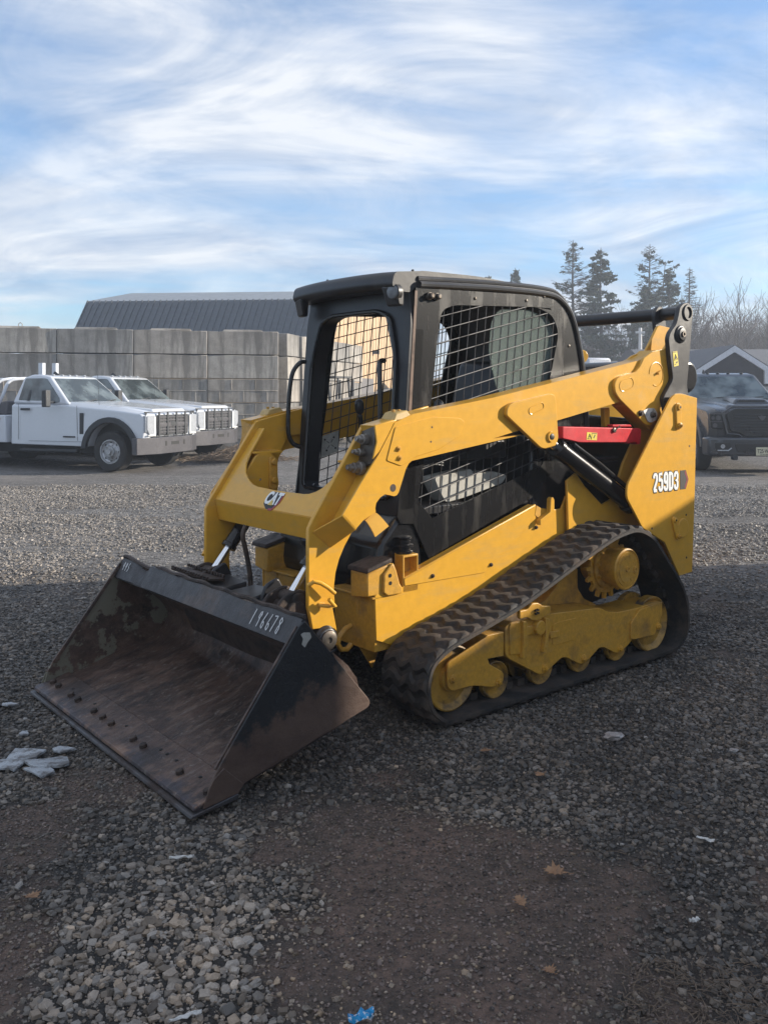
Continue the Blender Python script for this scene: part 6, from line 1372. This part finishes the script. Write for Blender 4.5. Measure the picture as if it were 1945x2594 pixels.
def bare_tree(T_, bb, x, y, H, seed, th=.13):
    r_ = random.Random(seed)
    def rec(p, d, L, r, lev):
        n = 3; pts = [p]
        for i in range(n):
            d = (d + Vector((r_.gauss(0, .13), r_.gauss(0, .13), r_.gauss(.03, .08)))).normalized(); pts.append(pts[-1] + d * L / n)
        bb.tube(pts, [r, r * .85, r * .72, r * .6], 4 if lev < 2 else 3, cap=False)
        if lev >= 4: return
        for k in range(3 if lev else 4):
            t = r_.uniform(.35, 1); q_ = pts[min(2, int(t * 3))].lerp(pts[min(3, int(t * 3) + 1)], (t * 3) % 1) if t < 1 else pts[-1]
            nd = (d + Vector((r_.gauss(0, .55), r_.gauss(0, .55), r_.uniform(0, .35)))).normalized(); rec(q_, nd, L * r_.uniform(.55, .75), max(.012, r * .5), lev + 1)
        rec(pts[-1], d, L * .7, max(.012, r * .6), lev + 1)
    rec(Vector((x, y, 0)), Vector((0, 0, 1)), H * .38, th, 0)
labs = ['bare branching tree just right of the link tube behind the house', 'bare rounded tree above the gable of the house', 'bare tree cut by the right edge of the picture', 'bare tree left of the gable, over the shed roof']
for k, (xp, Y_, H) in enumerate(((1520, 62, 8.6), (1590, 60, 9.2), (1655, 64, 9.0), (1555, 66, 8.2))):
    t = thing('bare_tree', labs[k], 'tree', (at_px(xp, Y_), Y_, 0), 0, 'bare winter trees behind the house'); bb = B(); bare_tree(t, bb, 0, 0, H, 40 + k); bb.done('branches', 'twig', t, smooth=False)
bb = B(); r_ = random.Random(77)
for k in range(135):
    xp = r_.uniform(1130, 1850); Y_ = r_.uniform(64, 86); bare_tree(None, bb, at_px(xp, Y_), Y_, r_.uniform(6.2, 9.0) * (1.15 if xp > 1480 else 1), 200 + k, .10)
br = bb.done('brush_thicket', 'twig', None, smooth=False); tag(br, 'mass of bare grey brown brush and undergrowth closing the yard behind the trees', 'brush', kind='stuff')
b_ = B()
for k in range(60):
    x0 = 8 + k * 1.3; b_.hexa([(x0, 88, 0), (x0 + 1.3, 88, 0), (x0 + 1.3, 92, 0), (x0, 92, 0), (x0, 89, 2.6 + random.uniform(0, 1.6)), (x0 + 1.3, 89, 2.6 + random.uniform(0, 1.6)), (x0 + 1.3, 91, 3.1), (x0, 91, 3.1)])
hb_ = b_.done('hills', 'twig', None, smooth=False); hb_['kind'] = 'structure'
fe = thing('chain_fence', 'thin wire fence with slim posts running through the brush behind the loader', 'fence', (0, 0, 0))
b_ = B()
for k in range(14): b_.cyl((9 + k * 2.2, 54, 0), (9 + k * 2.2, 54, 2.6), .04, seg=6)
b_.done('fence_posts', 'fascia', fe)
b_ = B()
for z in (2.55, 1.9, 1.2): b_.cyl((9, 54, z), (37.6, 54, z), .025, seg=5)
b_.done('fence_rail', 'fascia', fe)

# ------------------------------------------------------------------ unseen shade casters added outside the frame, at the right, to darken the foreground
SUN_AZ = R(9)      # direction towards the sun, from +x
SUN_EL = R(18)
sdir = Vector((math.cos(SUN_AZ), math.sin(SUN_AZ), 0)); qdir = Vector((-sdir.y, sdir.x, 0))
sb_ = thing('shade_caster', 'long stepped shade caster added right of the camera, unseen, outside the picture', 'shade caster', (0, 0, 0))
def stack(q0, q1, zs, D=7.4, th=1.2):      # zs: height of the shadow edge above x = 0
    b_ = B(); h = zs + math.tan(SUN_EL) * D; p = lambda q_, d: sdir * d + qdir * q_
    a, c, e, f = p(q0, D), p(q1, D), p(q1, D + th), p(q0, D + th)
    b_.hexa([(v.x, v.y, 0) for v in (a, c, e, f)] + [(v.x, v.y, h) for v in (a, c, e, f)]); b_.done('caster_step', CM[1], sb_, .02)
stack(-14, 3.62, .80); stack(3.625, 5.6, -.02); stack(5.605, 7.4, .62)

# ------------------------------------------------------------------ air
bh = B(); bh.box((0, 425, 5.5), (1500, 1000, 17)); hz_ = bh.done('haze', None, None, smooth=False); hz_['kind'] = 'stuff'
m = bpy.data.materials.new('air'); m.use_nodes = True; m.node_tree.nodes.clear()
ou = m.node_tree.nodes.new('ShaderNodeOutputMaterial'); pv = m.node_tree.nodes.new('ShaderNodeVolumePrincipled')
pv.inputs['Color'].default_value = (.80, .88, 1.0, 1); pv.inputs['Density'].default_value = HAZE; pv.inputs['Anisotropy'].default_value = .3
m.node_tree.links.new(pv.outputs[0], ou.inputs['Volume']); hz_.data.materials.append(m)

# ------------------------------------------------------------------ camera, light, sky
cam = bpy.data.cameras.new('camera'); co_ = bpy.data.objects.new('camera', cam); COL.objects.link(co_)
co_.location = (0, 0, 1.52); co_.rotation_euler = (R(90), 0, 0)
cam.sensor_fit = 'HORIZONTAL'; cam.sensor_width = 36; cam.lens = 1935 / 1659 * 36; cam.shift_y = -256 / 1659; cam.clip_end = 3000
scene.camera = co_
sl = bpy.data.lights.new('sun', 'SUN'); sl.energy = 5.0; sl.angle = R(.6); sl.color = (1, .90, .76)
so = bpy.data.objects.new('sun', sl); COL.objects.link(so)
sv_ = Vector((math.cos(SUN_EL) * sdir.x, math.cos(SUN_EL) * sdir.y, math.sin(SUN_EL)))
so.rotation_euler = sv_.to_track_quat('Z', 'Y').to_euler(); so.location = sv_ * 30
w = bpy.data.worlds.new('World'); scene.world = w; w.use_nodes = True; nt = w.node_tree; bg = nt.nodes['Background']
sky = N(nt, 'ShaderNodeTexSky'); sky.sky_type = 'NISHITA'; sky.sun_disc = False; sky.sun_elevation = SUN_EL; sky.sun_rotation = PI / 2 - SUN_AZ
sky.air_density = 1.0; sky.dust_density = .6; sky.ozone_density = 1.6
tcw = N(nt, 'ShaderNodeTexCoord'); sepw = N(nt, 'ShaderNodeSeparateXYZ'); nt.links.new(tcw.outputs['Generated'], sepw.inputs[0])
def wm(op, a, b2=None, c=None):
    n = N(nt, 'ShaderNodeMath', operation=op)
    for i, v in enumerate((a, b2, c)):
        if v is None: continue
        if isinstance(v, (int, float)): n.inputs[i].default_value = v
        else: nt.links.new(v, n.inputs[i])
    return n.outputs[0]
den = wm('ADD', wm("MAXIMUM", sepw.outputs[2], 0), .26)
cx_ = wm('DIVIDE', sepw.outputs[0], den); cy_ = wm('DIVIDE', sepw.outputs[1], den)
cmb = N(nt, 'ShaderNodeCombineXYZ'); nt.links.new(cx_, cmb.inputs[0]); nt.links.new(cy_, cmb.inputs[1])
def wn(scale, det, rough, dist, rot, st, loc=(0, 0, 0)):
    mp = N(nt, 'ShaderNodeMapping'); mp.inputs['Rotation'].default_value = (0, 0, rot); mp.inputs['Scale'].default_value = st; mp.inputs['Location'].default_value = loc; nt.links.new(cmb.outputs[0], mp.inputs[0])
    n = N(nt, 'ShaderNodeTexNoise'); n.inputs['Scale'].default_value = scale; n.inputs['Detail'].default_value = det; n.inputs['Roughness'].default_value = rough; n.inputs['Distortion'].default_value = dist
    nt.links.new(mp.outputs[0], n.inputs['Vector']); return n.outputs[0]
# thin streaky cirrus: a broad veil, wind-drawn streaks and brighter curled tufts
veil = wn(1.0, 6, .55, .8, .55, (.7, 1, 1), (1.9, 3.2, 0)); streak = wn(1.7, 10, .57, 1.2, -.30, (.5, 1.35, 1), (4, 1, 0)); tuft = wn(2.1, 11, .62, 1.5, .5, (.75, 1.2, 1), (7, 3, 0))
d1 = wm('ADD', wm('MULTIPLY', veil, .62), wm('MULTIPLY', streak, .38))
cf = ramp(nt, d1, [(.34, .12), (.435, .58), (.54, .93), (.62, 1)]).outputs[0]
shade = ramp(nt, wm('ADD', wm('ADD', wm('MULTIPLY', tuft, .50), wm('MULTIPLY', streak, .30)), wm('MULTIPLY', veil, .20)), [(.41, 0), (.50, .45), (.59, 1)]).outputs[0]
ccol = mixc(nt, shade, (1.75, 2.25, 3.1), (4.1, 4.2, 4.35))
skc = mixc(nt, 1.0, sky.outputs[0], (.55, .78, 1.0), "MULTIPLY")
nt.links.new(mixc(nt, wm('MULTIPLY', cf, .96), skc, ccol), bg.inputs[0]); bg.inputs[1].default_value = .15
scene.view_settings.view_transform = 'Standard'; scene.view_settings.look = 'None'; scene.view_settings.exposure = .68; scene.view_settings.gamma = 1
scene.render.engine = 'CYCLES'
